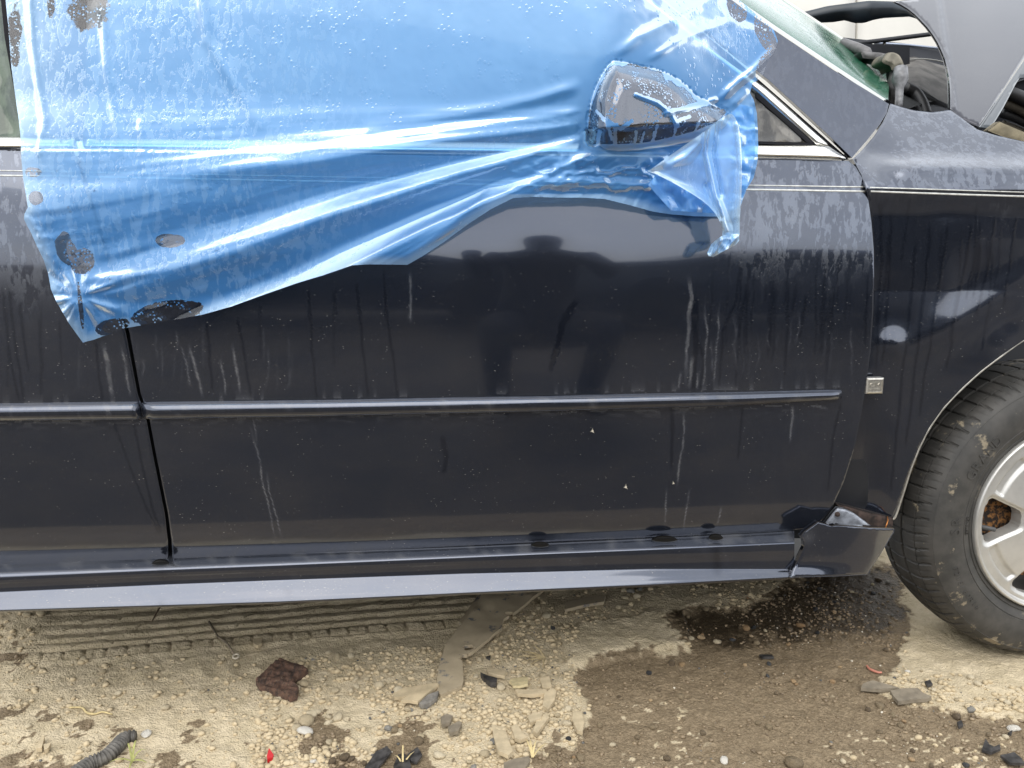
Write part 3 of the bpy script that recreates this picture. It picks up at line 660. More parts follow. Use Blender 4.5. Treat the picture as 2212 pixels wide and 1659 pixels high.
# torn corner above it: bracket, rust, bare wire
rust = plain('rusty_steel', (.035, .022, .017), .85, nscale=60, namp=.8, bscale=160, bstr=.5)
grey_metal = plain('bare_bracket', (.34, .36, .40), .35, .5, nscale=60, namp=.3)
panel('torn_bracket', [(1780, 1134), (1800, 1108), (1810, 1097), (1826, 1100), (1845, 1108), (1864, 1122), (1882, 1136), (1860, 1150), (1790, 1148)], lambda x, z: 0*x+.035, grey_metal, car, 8, 8, .01, .002)
panel('rusty_flange', [(1806, 1088), (1830, 1094), (1870, 1106), (1930, 1118), (1930, 1145), (1860, 1145), (1850, 1112), (1820, 1102)], lambda x, z: 0*x+.05, rust, car, 6, 6, .03, .002)
tube('bolt', P([1809, 1809], [1111, 1111], [.03, .036]), .0055, rust, car, 10)
orange = plain('bare_copper_wire', (.45, .18, .05), .4, .6)
tube('loose_wire', P([1913, 1916, 1918, 1917], [1139, 1131, 1124, 1116], [.02, .022, .03, .05]), .0014, orange, car, 6)
mudflap = plain('black_plastic', (.02, .02, .02), .6, bscale=200)

# badge
bp_ = P([1870.5, 1905.5, 1904, 1869], [815, 815.5, 850.5, 849.5], [.012, .016, .016, .012])
bcen = bp_.mean(0); bw = np.linalg.norm(bp_[1]-bp_[0])/2; bh = np.linalg.norm(bp_[3]-bp_[0])/2
def badge():
    e = empty('square_badge', tuple(bcen)); e.parent = car; e.matrix_parent_inverse = Matrix.Translation(-Vector(CARLOC))
    V, F = [], []
    for s, y in ((1, .012), (1, 0), (.97, -.004), (.80, -.0065), (.76, -.0045)):
        for sx, sz in ((-1, 1), (1, 1), (1, -1), (-1, -1)): V.append((bcen[0]+sx*s*bw, bcen[1]+y, bcen[2]+sz*s*bh))
    for r in range(4):
        for k in range(4): F.append((r*4+k, r*4+(k+1) % 4, r*4+4+(k+1) % 4, r*4+4+k))
    F.append((16, 17, 18, 19))
    o = loftfix(mesh_obj('badge_plate', V, F, M['badge'], None, False)); o.parent = e; o.matrix_parent_inverse = Matrix.Translation(-Vector(bcen))
    t = text_mesh('GM', .0125, .0012); o2 = mesh_obj('lettering', [(bcen[0]+x*1.25, bcen[1]-.0048-z, bcen[2]+y+.001) for x, y, z in t[0]], t[1], M['badge'], None, False)
    o2.parent = e; o2.matrix_parent_inverse = Matrix.Translation(-Vector(bcen))
    V = [(bcen[0]+sx*bw*.55, bcen[1]-.0048-d, bcen[2]-bh*.42+sz*.0007) for d in (0, .001) for sx, sz in ((-1, -1), (1, -1), (1, 1), (-1, 1))]
    o3 = mesh_obj('underline', V, [(4, 5, 6, 7), (0, 1, 5, 4), (1, 2, 6, 5), (2, 3, 7, 6), (3, 0, 4, 7)], M['badge'], None, False)
    o3.parent = e; o3.matrix_parent_inverse = Matrix.Translation(-Vector(bcen))
def loftfix(o):
    bm = bmesh.new(); bm.from_mesh(o.data); bmesh.ops.recalc_face_normals(bm, faces=bm.faces); bm.to_mesh(o.data); bm.free(); return o
def text_mesh(s, size, ext, bevel=0.0):
    c = bpy.data.curves.new('lettering_curve', 'FONT'); c.body = s; c.size = size; c.extrude = ext/2; c.bevel_depth = bevel; c.align_x = 'CENTER'; c.align_y = 'CENTER'; c.resolution_u = 3
    o = bpy.data.objects.new('lettering_curve', c); COL.objects.link(o); bpy.context.view_layer.update()
    me = o.to_mesh(); V = [tuple(v.co) for v in me.vertices]; F = [tuple(p.vertices) for p in me.polygons]
    o.to_mesh_clear(); bpy.data.objects.remove(o); bpy.data.curves.remove(c)
    return V, F
badge()

# ------------------------------------------------------------------ wheel
WY = .045
WC = P(2309, 1124, WY)
wheel = empty('front_wheel', tuple(WC)); wheel.parent = car; wheel.matrix_parent_inverse = Matrix.Translation(-Vector(CARLOC))
def on_wheel(o): o.parent = wheel; o.matrix_parent_inverse = Matrix.Translation(-Vector(WC)); return o
RTY = .342   # tread radius; the slack tyre is flattened where it stands
def tyre_mat():
    m, nt, b = new_mat('weathered_tyre_rubber')
    f = noise(nt, 24, 5, .6); g = noise(nt, 210, 3, .6)
    c = mixc(nt, ramp(nt, f, .3, .7), (.034, .033, .030), (.062, .058, .052))
    mud = ramp(nt, noise(nt, 17, 5, .65), .59, .66)
    mud = mth(nt, 'MULTIPLY', mud, getattr_node(nt, 'mud')); c = mixc(nt, mth(nt, 'MULTIPLY', mud, .75), c, (.30, .25, .17))
    nt.links.new(c, b.inputs['Base Color']); b.inputs['Roughness'].default_value = .62; b.inputs['Specular IOR Level'].default_value = .45
    bump(nt, b, g, .2, .0006); return m
def tyre():
    k = RTY/.335
    prof = [(.205, .030), (.2125, .014), (.219, .009), (.222, .0085), (.2235, .010), (.229, .0045), (.240, .000), (.2415, .001), (.243, -.001), (.262, -.0045), (.285, -.004), (.300, .001), (.3065, .0045), (.3075, .0035), (.3090, .0055), (.314, .010), (.320, .0185), (.3245, .027), (.328, .036), (.3282, .0375), (.3245, .0382), (.3245, .0405), (.3285, .0412), (.3315, .055), (.3335, .075), (.329, .0755), (.329, .083), (.3338, .0835), (.335, .11), (.3338, .135), (.329, .1355), (.329, .143), (.3335, .1435), (.330, .17), (.322, .19), (.305, .208), (.26, .214), (.21, .20)]
    prof = np.array(prof)
    n = 1080; th = np.linspace(0, 2*math.pi, n, endpoint=False); V = []; mud = []
    for r, y in prof:
        tt = th+.9*max(0, (.045-y))*(1.0)        # sipes lean over the shoulder
        ph = np.abs(((tt*29/(math.pi)) % 1)-.5)*2   # 72 lugs
        ph2 = np.abs(((tt*29/(math.pi)+.5) % 1)-.5)*2
        g = np.zeros(n)
        if r > .3145 and y < .055: g = .0032*(ph > .86)*sstep(.314, .319, r)+.0018*(ph2 > .93)*(r > .318)
        elif r > .32: g = .004*(ph > .88)
        rr = r*k-g
        zz = WC[2]+rr*np.sin(th); zz = np.maximum(zz, .0015-.004)
        V.append(np.stack([WC[0]+rr*np.cos(th), np.full(n, WY+y), zz], 1)); mud.append(np.full(n, 1.0 if .25 < r else .4))
    o = loft('tyre', V, tyre_mat(), None, close=True); attr(o, 'mud', np.concatenate(mud)); crease(o, 28); on_wheel(o)
    # raised ribs along the sidewall and lettering
    letters = [('SR', 181, .262, .030, 1), ('GRAND', 146, .262, .030, 1), ('P215/60R16', 213, .272, .017, -1), ('OUTSIDE', 181, .2335, .008, 1)]
    rub = o.data.materials[0]
    for s, deg, rad, size, dr in letters:
        cw = size*.72; n0 = len(s); VV, FF = [], []
        for i, ch in enumerate(s):
            a = R(deg)-dr*(i-(n0-1)/2)*cw/rad
            t = text_mesh(ch, size, .0040)
            ca, sa = math.cos(a), math.sin(a)
            up = np.array([ca, 0, sa])*dr; rt = np.array([sa, 0, -ca])*dr
            base = np.array([WC[0], WY-.0036+(.0044 if rad < .25 else 0), WC[2]])+np.array([ca, 0, sa])*rad*k
            b0 = len(VV); VV += [base+rt*x+up*y+np.array([0, -z, 0]) for x, y, z in t[0]]; FF += [tuple(b0+q for q in f) for f in t[1]]
        lo = mesh_obj('raised_lettering', VV, FF, rub, None, False); on_wheel(lo)
    return o
alloy = plain('silver_alloy', (.50, .49, .46), .38, .55, nscale=14, namp=.12, bscale=500, bstr=.04)
def rim():
    k = RTY/.335; r0 = .2115*k
    prof = [(.2125, .030), (.2125, .008), (.2105, .003), (.2075, .0022), (.2055, .004), (.2035, .009), (.2000, .0115)]
    n = 200; th = np.linspace(0, 2*math.pi, n, endpoint=False)
    rows = [np.stack([WC[0]+r*k*np.cos(th), np.full(n, WY+y), WC[2]+r*k*np.sin(th)], 1) for r, y in prof]
    on = on_wheel
    on(loft('rim_lip', rows, alloy, None, close=True))
    # face with five windows
    nr, nt_ = 64, 500
    rs = np.linspace(.02, .2005, nr)*k; tt = np.linspace(0, 2*math.pi, nt_, endpoint=False)
    RR, TT = np.meshgrid(rs, tt, indexing='ij')
    q = RR/k
    rel = (TT-math.pi+math.pi/5) % (2*math.pi/5)-math.pi/5    # 0 at a window's middle
    hw = .19+.12*np.clip((q-.085)/.095, 0, 1)            # half angle of a window
    arc = rel*q
    win = np.minimum(np.minimum(q-.098, .1815-q)*1.0, (hw-np.abs(rel))*q)   # >0 inside
    # rounded corners through smooth minimum
    a1, a2, a3 = (q-.098), (.1865-q), (hw-np.abs(rel))*q
    kk = 140; win = -np.log(np.exp(-kk*a1)+np.exp(-kk*a2)+np.exp(-kk*a3))/kk
    y = .0125-.004*np.cos((q-.02)/.18*math.pi)-.004
    y = y+.006*sstep(-.006, .0, win)
    rel2 = (TT) % (2*math.pi/5)-math.pi/5; rel2 = ((TT-math.pi) % (2*math.pi/5))-math.pi/5   # 0 at a spoke's middle
    outer = sstep(.004, .0, np.abs(q-.170)-.0075)*sstep(.006, .0, np.abs(rel2*q)-.042)
    y = y+.0065*outer
    idx = np.arange(nr*nt_).reshape(nr, nt_); V = np.stack([WC[0]+RR*np.cos(TT), WY+y, WC[2]+RR*np.sin(TT)], -1).reshape(-1, 3)
    cut = win > 0; F = []
    kc = cut[:-1, :] & cut[1:, :] & np.roll(cut, -1, 1)[:-1, :] & np.roll(cut, -1, 1)[1:, :]
    for i in range(nr-1):
        for j in range(nt_):
            if not kc[i, j]: jj = (j+1) % nt_; F.append((idx[i, j], idx[i, jj], idx[i+1, jj], idx[i+1, j]))
    o = mesh_obj('spoke_face', V, F, alloy, None)
    bm = bmesh.new(); bm.from_mesh(o.data)
    loose = [v for v in bm.verts if not v.link_faces]; bmesh.ops.delete(bm, geom=loose, context='VERTS')
    be = [ed for ed in bm.edges if len(ed.link_faces) == 1]
    # smooth the window edge, then run it back
    bv = {v for ed in be for v in ed.verts}
    for _ in range(3):
        new = {}
        for v in bv:
            nb = [ed.other_vert(v).co for ed in v.link_edges if len(ed.link_faces) == 1]
            if len(nb) == 2: new[v] = (v.co*2+nb[0]+nb[1])/4
        for v, c in new.items(): v.co = c
    ex = bmesh.ops.extrude_edge_only(bm, edges=be); nv = [g for g in ex['geom'] if isinstance(g, bmesh.types.BMVert)]
    for v in nv: v.co.y += .03
    bmesh.ops.recalc_face_normals(bm, faces=bm.faces); bm.to_mesh(o.data); bm.free(); crease(o, 50); on(o)
    # barrel
    rows = [np.stack([WC[0]+r*k*np.cos(th), np.full(n, WY+y), WC[2]+r*k*np.sin(th)], 1) for r, y in ((.203, .012), (.195, .03), (.19, .12), (.20, .19))]
    on(loft('rim_barrel', rows, plain('dirty_barrel', (.06, .055, .05), .6, .3, nscale=30), None, close=True))
    # cap
    rows = [np.stack([WC[0]+r*k*np.cos(th), np.full(n, WY+y), WC[2]+r*k*np.sin(th)], 1) for r, y in ((.032, .012), (.030, .002), (.024, .0), (.001, -.001))]
    on(loft('hub_cap', rows, alloy, None, close=True))
    # rotor
    m, nt, b = new_mat('rusty_rotor'); f = noise(nt, 75, 5, .65)
    nt.links.new(mixc(nt, ramp(nt, f, .46, .6), (.022, .016, .013), (.30, .14, .045)), b.inputs['Base Color']); b.inputs['Roughness'].default_value = .8; b.inputs['Metallic'].default_value = .2; bump(nt, b, f, .5, .002)
    rows = [np.stack([WC[0]+r*k*np.cos(th), np.full(n, WY+y), WC[2]+r*k*np.sin(th)], 1) for r, y in ((.156, .085), (.156, .062), (.153, .060), (.09, .060), (.085, .05), (.02, .05))]
    o = on_wheel(loft('brake_rotor', rows, m, None, close=True)); crease(o, 30)
    # valve
    a = R(184); d = np.array([math.cos(a), 0, math.sin(a)]); p0 = WC+d*.198*k+np.array([0, .03, 0]); p1 = WC+d*.1625*k+np.array([0, .006, -.007])
    on_wheel(tube('valve_stem', [p0, p0+(p1-p0)*.3, p0+(p1-p0)*.35, p0+(p1-p0)*.95, p1], [.0035, .0035, .005, .0052, .0035], plain('valve_rubber', (.06, .06, .06), .6), None, 10))
tyre(); rim()

# ------------------------------------------------------------------ windshield, hood and engine bay
def loft_px(name, lines, mat, parent, n=40, smooth=True, k=1):
    """lines: list of (sight line, depth list) -> sheet through them"""
    rows = []
    for l, y in lines:
        l = A(l); L = np.concatenate([[0], np.cumsum(np.hypot(*np.diff(l, axis=0).T))]); L /= L[-1]; s = np.linspace(0, 1, n)
        yy = np.interp(s, L, A(y)) if np.ndim(y) else np.full(n, y)
        rows.append(P(np.interp(s, L, l[:, 0]), np.interp(s, L, l[:, 1]), yy))
    return loft(name, rows, mat, parent, smooth=smooth)
gl_lines = []
lowl = A([(1450, -90), (1584, -4), (1672, 58), (1800, 143), (1918, 221)]); upl = A([(1560, -90), (1692, 0), (1760, 45), (1850, 106), (1922, 158)])
for t, yy in ((0, .245), (.10, .262), (.22, .29), (.36, .335), (.52, .40), (.70, .50), (.88, .63), (1, .72)):
    gl_lines.append((lowl+(upl-lowl)*t, yy))
loft_px('windshield', gl_lines, M['windshield'], car)
loft_px('windshield_edge', [(upl, .72), (upl+A([4, -2.5]), .73), (upl+A([5, -1.5]), .75)], plain('glass_edge_highlight', (.55, .56, .5), .3), car)  # pale strip paints in the highlight along the far glass edge
loft_px('windshield_seal', [(lowl+A([-4, 3]), .225), (lowl+A([1, -1]), .235), (lowl+A([3, -2]), .25)], plain('pale_seal', (.45, .46, .44), .35), car)
cowl = plain('cowl_plastic', (.008, .009, .009), .7, spec=.2, nscale=20, bscale=90)
loft_px('cowl', [([(1830, 160), (1880, 196), (1928, 228), (1950, 240)], [.45, .45, .45, .45]), ([(1845, 130), (1900, 165), (1945, 205), (1990, 225)], [.55, .55, .55, .55]), ([(1860, 95), (1910, 140), (1960, 190), (2030, 215)], [.9, .9, .9, .9])], cowl, car)
# engine bay floor and walls: dark
bay = plain('engine_bay_dark', (.006, .007, .010), .7, spec=.2, nscale=12)
loft_px('engine_bay', [([(1780, 76), (1850, 84), (1950, 93), (2060, 110), (2300, 150)], 1.35), ([(1780, 120), (1850, 150), (1950, 175), (2060, 205), (2300, 260)], 1.05), ([(1880, 240), (1950, 260), (2060, 270), (2120, 290), (2300, 330)], .5), ([(1880, 300), (1950, 320), (2060, 330), (2120, 350), (2300, 380)], .2)], bay, car)
loft_px('firewall', [([(1846, 92), (1900, 96), (1965, 100)], 1.0), ([(1846, 200), (1900, 240), (1965, 262)], .9)], bay, car)
def bar(name, p0, p1, y0, y1, wpx, dep, mat, parent, k=8):
    """rolled sheet-metal rail between two sighted points"""
    s = np.linspace(0, 1, 12); c = A(p0)+(A(p1)-A(p0))*s[:, None]; y = y0+(y1-y0)*s
    rows = []
    for t, dy in ((-.5, dep), (-.5, 0), (-.3, -.004), (0, -.006), (.3, -.004), (.5, 0), (.5, dep)):
        rows.append(P(c[:, 0], c[:, 1]+t*wpx, y+dy))
    return loft(name, rows, mat, parent)
o = bar('far_fender_rail', (1800, 88), (2060, 115), 1.38, 1.36, 16, .06, M['paint'], car)
bar('hood_strut_rail', (1826, 97), (2040, 70), 1.22, 1.0, 10, .05, M['gap'], car)
tube('rail_highlight', P([1880, 1960, 2050], [92.5, 97, 106.5], [1.33, 1.33, 1.32]), .004, plain('rail_highlight_tone', (.30, .34, .42), .3, .4), car, 6)  # pale tube stands in for the bluish highlight along the rail
for u, v in ((1845, 106), (1859, 101.5), (1886, 97.5), (1911, 93.5)):
    p = P(u, v, 1.15); tube('rail_hole', [p, p+np.array([0, .004, 0])], .0055, plain('pale_hole', (.7, .7, .66), .6), car, 8)
inner = plain('dusty_inner_fender', (.105, .098, .088), .8, nscale=14, namp=.45, bscale=60, bstr=.4)
loft_px('inner_fender', [([(1945, 128), (1975, 122), (2010, 134), (2070, 150)], 1.05), ([(1955, 165), (1985, 160), (2020, 175), (2070, 190)], .85), ([(1962, 182), (1990, 192), (2025, 215), (2070, 235)], .75)], inner, car)
# wiring elbow, cover and tubes by the cowl
beige = plain('faded_beige_plastic', (.22, .20, .155), .6, nscale=30, namp=.3)
greyp = plain('faded_grey_plastic', (.13, .125, .125), .5, nscale=30, namp=.3)
dk = plain('black_connector', (.015, .015, .016), .5)
tube('wiper_arm', P([1820, 1850, 1872, 1880], [92, 104, 114, 121], [.62, .58, .55, .54]), [.012, .014, .014, .008], greyp, car, 8)
panel('duct_cover', [(1862, 110), (1872, 109), (1905, 112), (1922, 116), (1934, 124), (1926, 134), (1912, 132), (1888, 126), (1868, 124)], lambda x, z: 0*x+.50, greyp, car, 6, 6, .05, .008)
panel('duct_elbow', smooth_curve([(1911, 131), (1920, 114), (1930, 111), (1944, 118), (1952, 132), (1955, 146), (1950, 150), (1944, 140), (1934, 150), (1928, 140)], 4, True), lambda x, z: 0*x+.44, beige, car, 5, 5, .06, .012)
panel('connector_block', [(1939, 142), (1955, 147), (1958, 160), (1950, 172), (1944, 172), (1940, 160)], lambda x, z: 0*x+.43, dk, car, 5, 5, .05, .008)
tube('wiring_tube', P([1946, 1944, 1943, 1942, 1940], [148, 172, 190, 215, 240], [.41, .40, .40, .39, .38]), [.016, .019, .010, .009, .009], plain('grey_loom_tube', (.16, .16, .165), .35, nscale=60, namp=.4), car, 12)
tube('wiring_tube', P([1934, 1932, 1929, 1933, 1936], [146, 160, 185, 200, 240], [.47, .46, .45, .45, .44]), [.014, .012, .016, .014, .013], plain('dark_loom_tube', (.06, .058, .055), .5, nscale=60, namp=.6), car, 10)
tube('brake_booster_ring', smooth_curve(P([1955, 1975, 1990, 2000], [190, 200, 222, 250], [.6, .6, .58, .55]), 5), .016, dk, car, 8)
tube('cable', smooth_curve(P([1940, 1965, 1990, 2025, 2060], [128, 129, 127, 131, 140], [1.0, 1.0, 1.0, 1.0, 1.0]), 5), .0022, plain('thin_grey_cable', (.3, .3, .28), .5), car, 6)
# buckled hood: skin, rolled flange and the edge that curls away to the far side
HO = [(1933, 2), (1948, 9), (1963, 18), (1978, 30), (1991, 43), (2005, 58), (2017, 74), (2027, 90), (2035, 107), (2043, 126), (2048, 146), (2052, 165), (2054, 184), (2055, 210), (2055, 235), (2068, 247), (2081, 258), (2096, 265), (2116, 273), (2134, 247), (2160, 208), (2190, 162), (2214, 126), (2290, 10), (2290, -60), (2100, -60), (2040, -25), (1980, -3)]
def Yhood(x, z):
    u, v = proj(np.stack([x, 0*x+.2, z], -1))
    return .205+1.15*np.clip(z-1.185, 0, 3)+.006*sstep(0, 18, (u-2078)-(250-v)*.62)
hood = panel('hood', HO, Yhood, paint_mat('hood_paint', (.018, .018, .027), 1.42), car, 6, 5, .012, .004, attrs={'drip': lambda u, v: 0*u, 'dirt': lambda u, v: 0*u, 'dust': lambda u, v: 0*u+.3, 'blot': lambda u, v: 0*u+.0}); hood['label'] = 'buckled hood panel bent upright'
fl = [([(2116, 275), (2160, 208), (2214, 128), (2290, 14)], 0.175), ([(2121, 276), (2166, 212), (2220, 134), (2296, 20)], .168), ([(2131, 277), (2178, 222), (2226, 148), (2300, 40)], .165), ([(2141, 277), (2190, 232), (2196, 200), (2240, 160)], .20)]
panel('hood_flange', [(2117, 274), (2160, 210), (2214, 130), (2290, 20), (2290, 60), (2222, 166), (2205, 168), (2196, 182), (2170, 232), (2152, 262), (2140, 277)], lambda x, z: Yhood(x, z)+.016, paint_mat('flange_paint', (.03, .038, .042), 1.5), car, 6, 6, .03, .004)
loft_px('hood_far_edge', [([(1690, 44), (1723, 29), (1787, 13), (1876, 1.5), (1930, 3), (1965, 18), (1990, 42)], [1.0, 1.0, .98, .93, .85, .78, .7]), ([(1690, 56), (1730, 40), (1800, 27), (1880, 17), (1935, 16), (1966, 26), (1992, 44)], [.97, .97, .95, .90, .82, .76, .69]), ([(1690, 62), (1756, 50), (1800, 48), (1825, 44), (1845, 50), (1866, 50), (1887, 43), (1910, 39), (1966, 36), (1994, 46)], [1.0, 1.0, 1.0, .98, .96, .95, .93, .9, .82, .72])], plain('dark_slate_underhood', (.018, .026, .034), .35, nscale=8), car)
rib = plain('tan_bay_parts', (.085, .072, .052), .7, nscale=20, namp=.4, bscale=80)
for k in range(4):
    d = k*24
    tube('radiator_hose', smooth_curve(P([2165, 2195, 2230, 2290], [196+d, 206+d, 224+d, 260+d], [.42+.02*k]*4), 4), .016-.002*k, rib if k % 2 else dk, car, 10)
panel('bay_ledge', [(2135, 282), (2160, 262), (2240, 296), (2300, 320), (2300, 335), (2212, 312)], lambda x, z: 0*x+.19, plain('tan_seam_sealer', (.20, .17, .11), .8, nscale=30), car, 10, 10, .02, .002)
panel('bay_backing', [(2130, 290), (2190, 180), (2300, 140), (2300, 340)], lambda x, z: 0*x+.62, bay, car, 20, 20, .02, 0)

# mirror, under the film
MIR = smooth_curve([(1321, 133), (1348, 134), (1378, 142), (1415, 149), (1450, 163), (1482, 184), (1506, 208), (1540, 222), (1566, 232), (1572, 246), (1548, 268), (1500, 288), (1450, 301), (1395, 312), (1345, 316), (1300, 316), (1270, 313), (1266, 275), (1272, 235), (1282, 200), (1297, 165)], 5, True)
MIRX = MIR.copy(); MIRX[:, 1] += 75*sstep(215, 262, MIRX[:, 1])
def mirror():
    pts, tris, n = fill(MIR, 5, 4)
    s = np.clip(sdpoly(pts[:, 0], pts[:, 1], MIRX), 0, 85)/85
    y0 = -.090+.095*sstep(1300, 1680, pts[:, 0]); y0b = -.025+.08*sstep(1300, 1680, pts[:, 0])
    y = y0b+(y0-y0b-.012)*(1-(1-s)**3.2)
    band = 272+(1420-pts[:, 0])*.06; y = y+.012*sstep(-3, 4, pts[:, 1]-band)+.0011*np.clip(pts[:, 1]-band, 0, 60)
    f = P(pts[:, 0], pts[:, 1], y); back = f[:n].copy(); back[:, 1] += .06
    V = np.vstack([f, back]); m = len(f); F = list(tris)+[(i, (i+1) % n, m+(i+1) % n, m+i) for i in range(n)]
    o = loftfix(mesh_obj('wing_mirror', V, F, paint_mat('mirror_paint', (.07, .07, .082), 1.7), fdoor))
    attr(o, 'dust', np.full(len(V), .1)); attr(o, 'drip', np.zeros(len(V))); attr(o, 'dirt', np.zeros(len(V))); attr(o, 'blot', np.full(len(V), .0))
mirror()

# roof and far side so the car is whole from a step aside
loft_px('roof', [([(-120, -160), (600, -165), (1240, -160)], .20), ([(-120, -190), (600, -198), (1240, -190)], .30), ([(-120, -215), (600, -225), (1240, -215)], .7)], M['gap'], car)
loft_px('underbody', [([(-90, 1318), (600, 1298), (1716, 1243), (1880, 1238)], .03), ([(-90, 1270), (600, 1250), (1716, 1190), (1880, 1190)], .5), ([(-90, 1180), (600, 1160), (1716, 1110), (1880, 1110)], 1.4)], M['gap'], car)

# ------------------------------------------------------------------ plastic film over the window
OUT = [(6, -60), (12, 0), (18, 60), (24, 140), (32, 200), (40, 255), (44, 290), (46, 340), (50, 385), (56, 420), (60, 448), (53, 462), (52, 474), (60, 490), (68, 505), (80, 532), (94, 560), (104, 590), (110, 625), (122, 652), (150, 700), (179, 740), (205, 733), (240, 719), (275, 708), (340, 697), (392, 688), (440, 679), (500, 662), (560, 640), (640, 612), (700, 594), (760, 573), (800, 571), (880, 572), (915, 552), (960, 522), (1010, 485), (1060, 452), (1108, 428), (1152, 425), (1200, 427), (1260, 427), (1307, 430), (1360, 443), (1410, 457), (1450, 463), (1500, 467), (1560, 468), (1600, 445), (1612, 410), (1628, 384), (1636, 350), (1638, 320), (1637, 280), (1635, 245), (1628, 215), (1620, 200), (1626, 180), (1645, 168), (1652, 150), (1662, 128), (1676, 104), (1680, 88), (1672, 66), (1652, 45), (1636, 34), (1610, 10), (1570, -20), (1540, -60)]
FX, FY = 1500., 225.
KT = A([-40, -8, 0, 5, 8.5, 11, 14, 17.2, 20, 22.5, 25.5, 28, 31, 36, 60]); KH = A([0, 0, 0, .12, .85, .35, -.25, .85, .15, -.35, 1.0, .75, .35, .05, 0])
def film_h(u, v):
    du = FX-u; dv = v-FY; r = np.hypot(du, dv); th = np.degrees(np.arctan2(dv, np.maximum(du, 1)))
    th = th+1.6*(vn(u*.004, v*.004, 61)-.5)+4*np.exp(-r/250)*0
    tt = np.linspace(-40, 60, 600); 
    hv = np.interp(tt, KT, KH); ker = np.hanning(17); ker /= ker.sum(); hv = np.convolve(np.pad(hv, 8, mode='edge'), ker, 'valid')
    amp = .034*sstep(60, 700, r)*(1-.35*sstep(900, 1300, r))
    h = amp*np.interp(th, tt, hv)*(u < FX+40)
    # secondary narrow wrinkles radiating from the mirror and from the lower left corner
    h += .0035*sstep(80, 400, r)*(fbm(th*.55, r*.0025, 63, 3, .55)-.5)*sstep(-2, 6, th)*2
    d2 = np.hypot(u-172, v-640); a2 = np.degrees(np.arctan2(v-640, u-172))
    h += .010*np.exp(-d2/150)*(vn(a2*.09+40, d2*.004, 15)-.5)*2*(sstep(10, 60, d2))
    # crumples below and right of the mirror, and along the left hem
    cr = np.exp(-(((u-1320)/190)**2+((v-370)/60)**2))+.9*np.exp(-(((u-1610)/45)**2+((v-320)/110)**2))
    n1 = np.abs(fbm(u*.016, v*.026, 70, 3, .55)-.5); h += .05*cr*(.16-np.minimum(n1, .16))
    hem = np.exp(-np.clip(u-(48+(v-300)*.22*(v > 450)), 0, 999)/32)*sstep(380, 520, v)
    h += .02*hem*(.15-np.minimum(np.abs(fbm(u*.03, v*.02, 83, 3)-.5), .15))
    # taut straight pulls
    for pts, am, wd in (([(1300, 150), (1380, 80), (1500, 20), (1580, -30)], .006, 12), ([(1385, 140), (1480, 80), (1600, 40)], .005, 9), ([(1560, -10), (1600, 40), (1660, 60)], -.006, 10), ([(1265, 180), (1150, 215), (1000, 245), (800, 275)], .007, 13), ([(1270, 240), (1120, 260), (950, 285)], .006, 10), ([(1340, 330), (1180, 350), (1060, 410), (960, 500), (880, 560)], .009, 13), ([(1540, 235), (1580, 190), (1630, 150), (1676, 105)], .012, 9), ([(1560, 250), (1610, 200)], .008, 8),
                        ([(110, 620), (150, 640), (300, 655), (450, 640)], -.005, 10), ([(200, 560), (330, 530), (480, 500)], .004, 12), ([(170, 605), (330, 590), (520, 545)], .004, 10), ([(60, -60), (70, 100), (95, 260), (85, 330)], .005, 8), ([(220, 0), (230, 150), (260, 330)], .004, 9), ([(430, -40), (450, 90), (560, 270)], .006, 14), ([(300, 250), (310, 330), (320, 420)], .003, 8),
                        ([(1150, 398), (1260, 392), (1380, 398), (1480, 420)], .010, 10), ([(1130, 415), (1300, 418), (1500, 452)], -.004, 8)):
        lo = A(pts).min(0)-wd*5; hi = A(pts).max(0)+wd*5; m = (u > lo[0]) & (u < hi[0]) & (v > lo[1]) & (v < hi[1])
        if m.any():
            d, t = dseg(u[m], v[m], pts); h[m] += am*np.exp(-(d/wd)**2)*sstep(0, .15, t)*(1-.6*t)
    h += .0016*(fbm(u*.02, v*.02, 91, 3)-.5)+.012*(fbm(u*.0022, v*.003, 92, 2)-.5)*sstep(300, 0, v)
    return h
def film_base(x, z):
    a = Yb(x, z)-.011-.012*sstep(1.03, 1.075, z); b = np.minimum(Ygl(x, z), Ypil(x, z)-.012)-.036+.010*sstep(1.11, 1.2, z)
    k = sstep(1.075, 1.12, z)
    return a*(1-k)+b*k
def mirror_front(u, v):
    s = sdpoly(u, v, MIR); return s
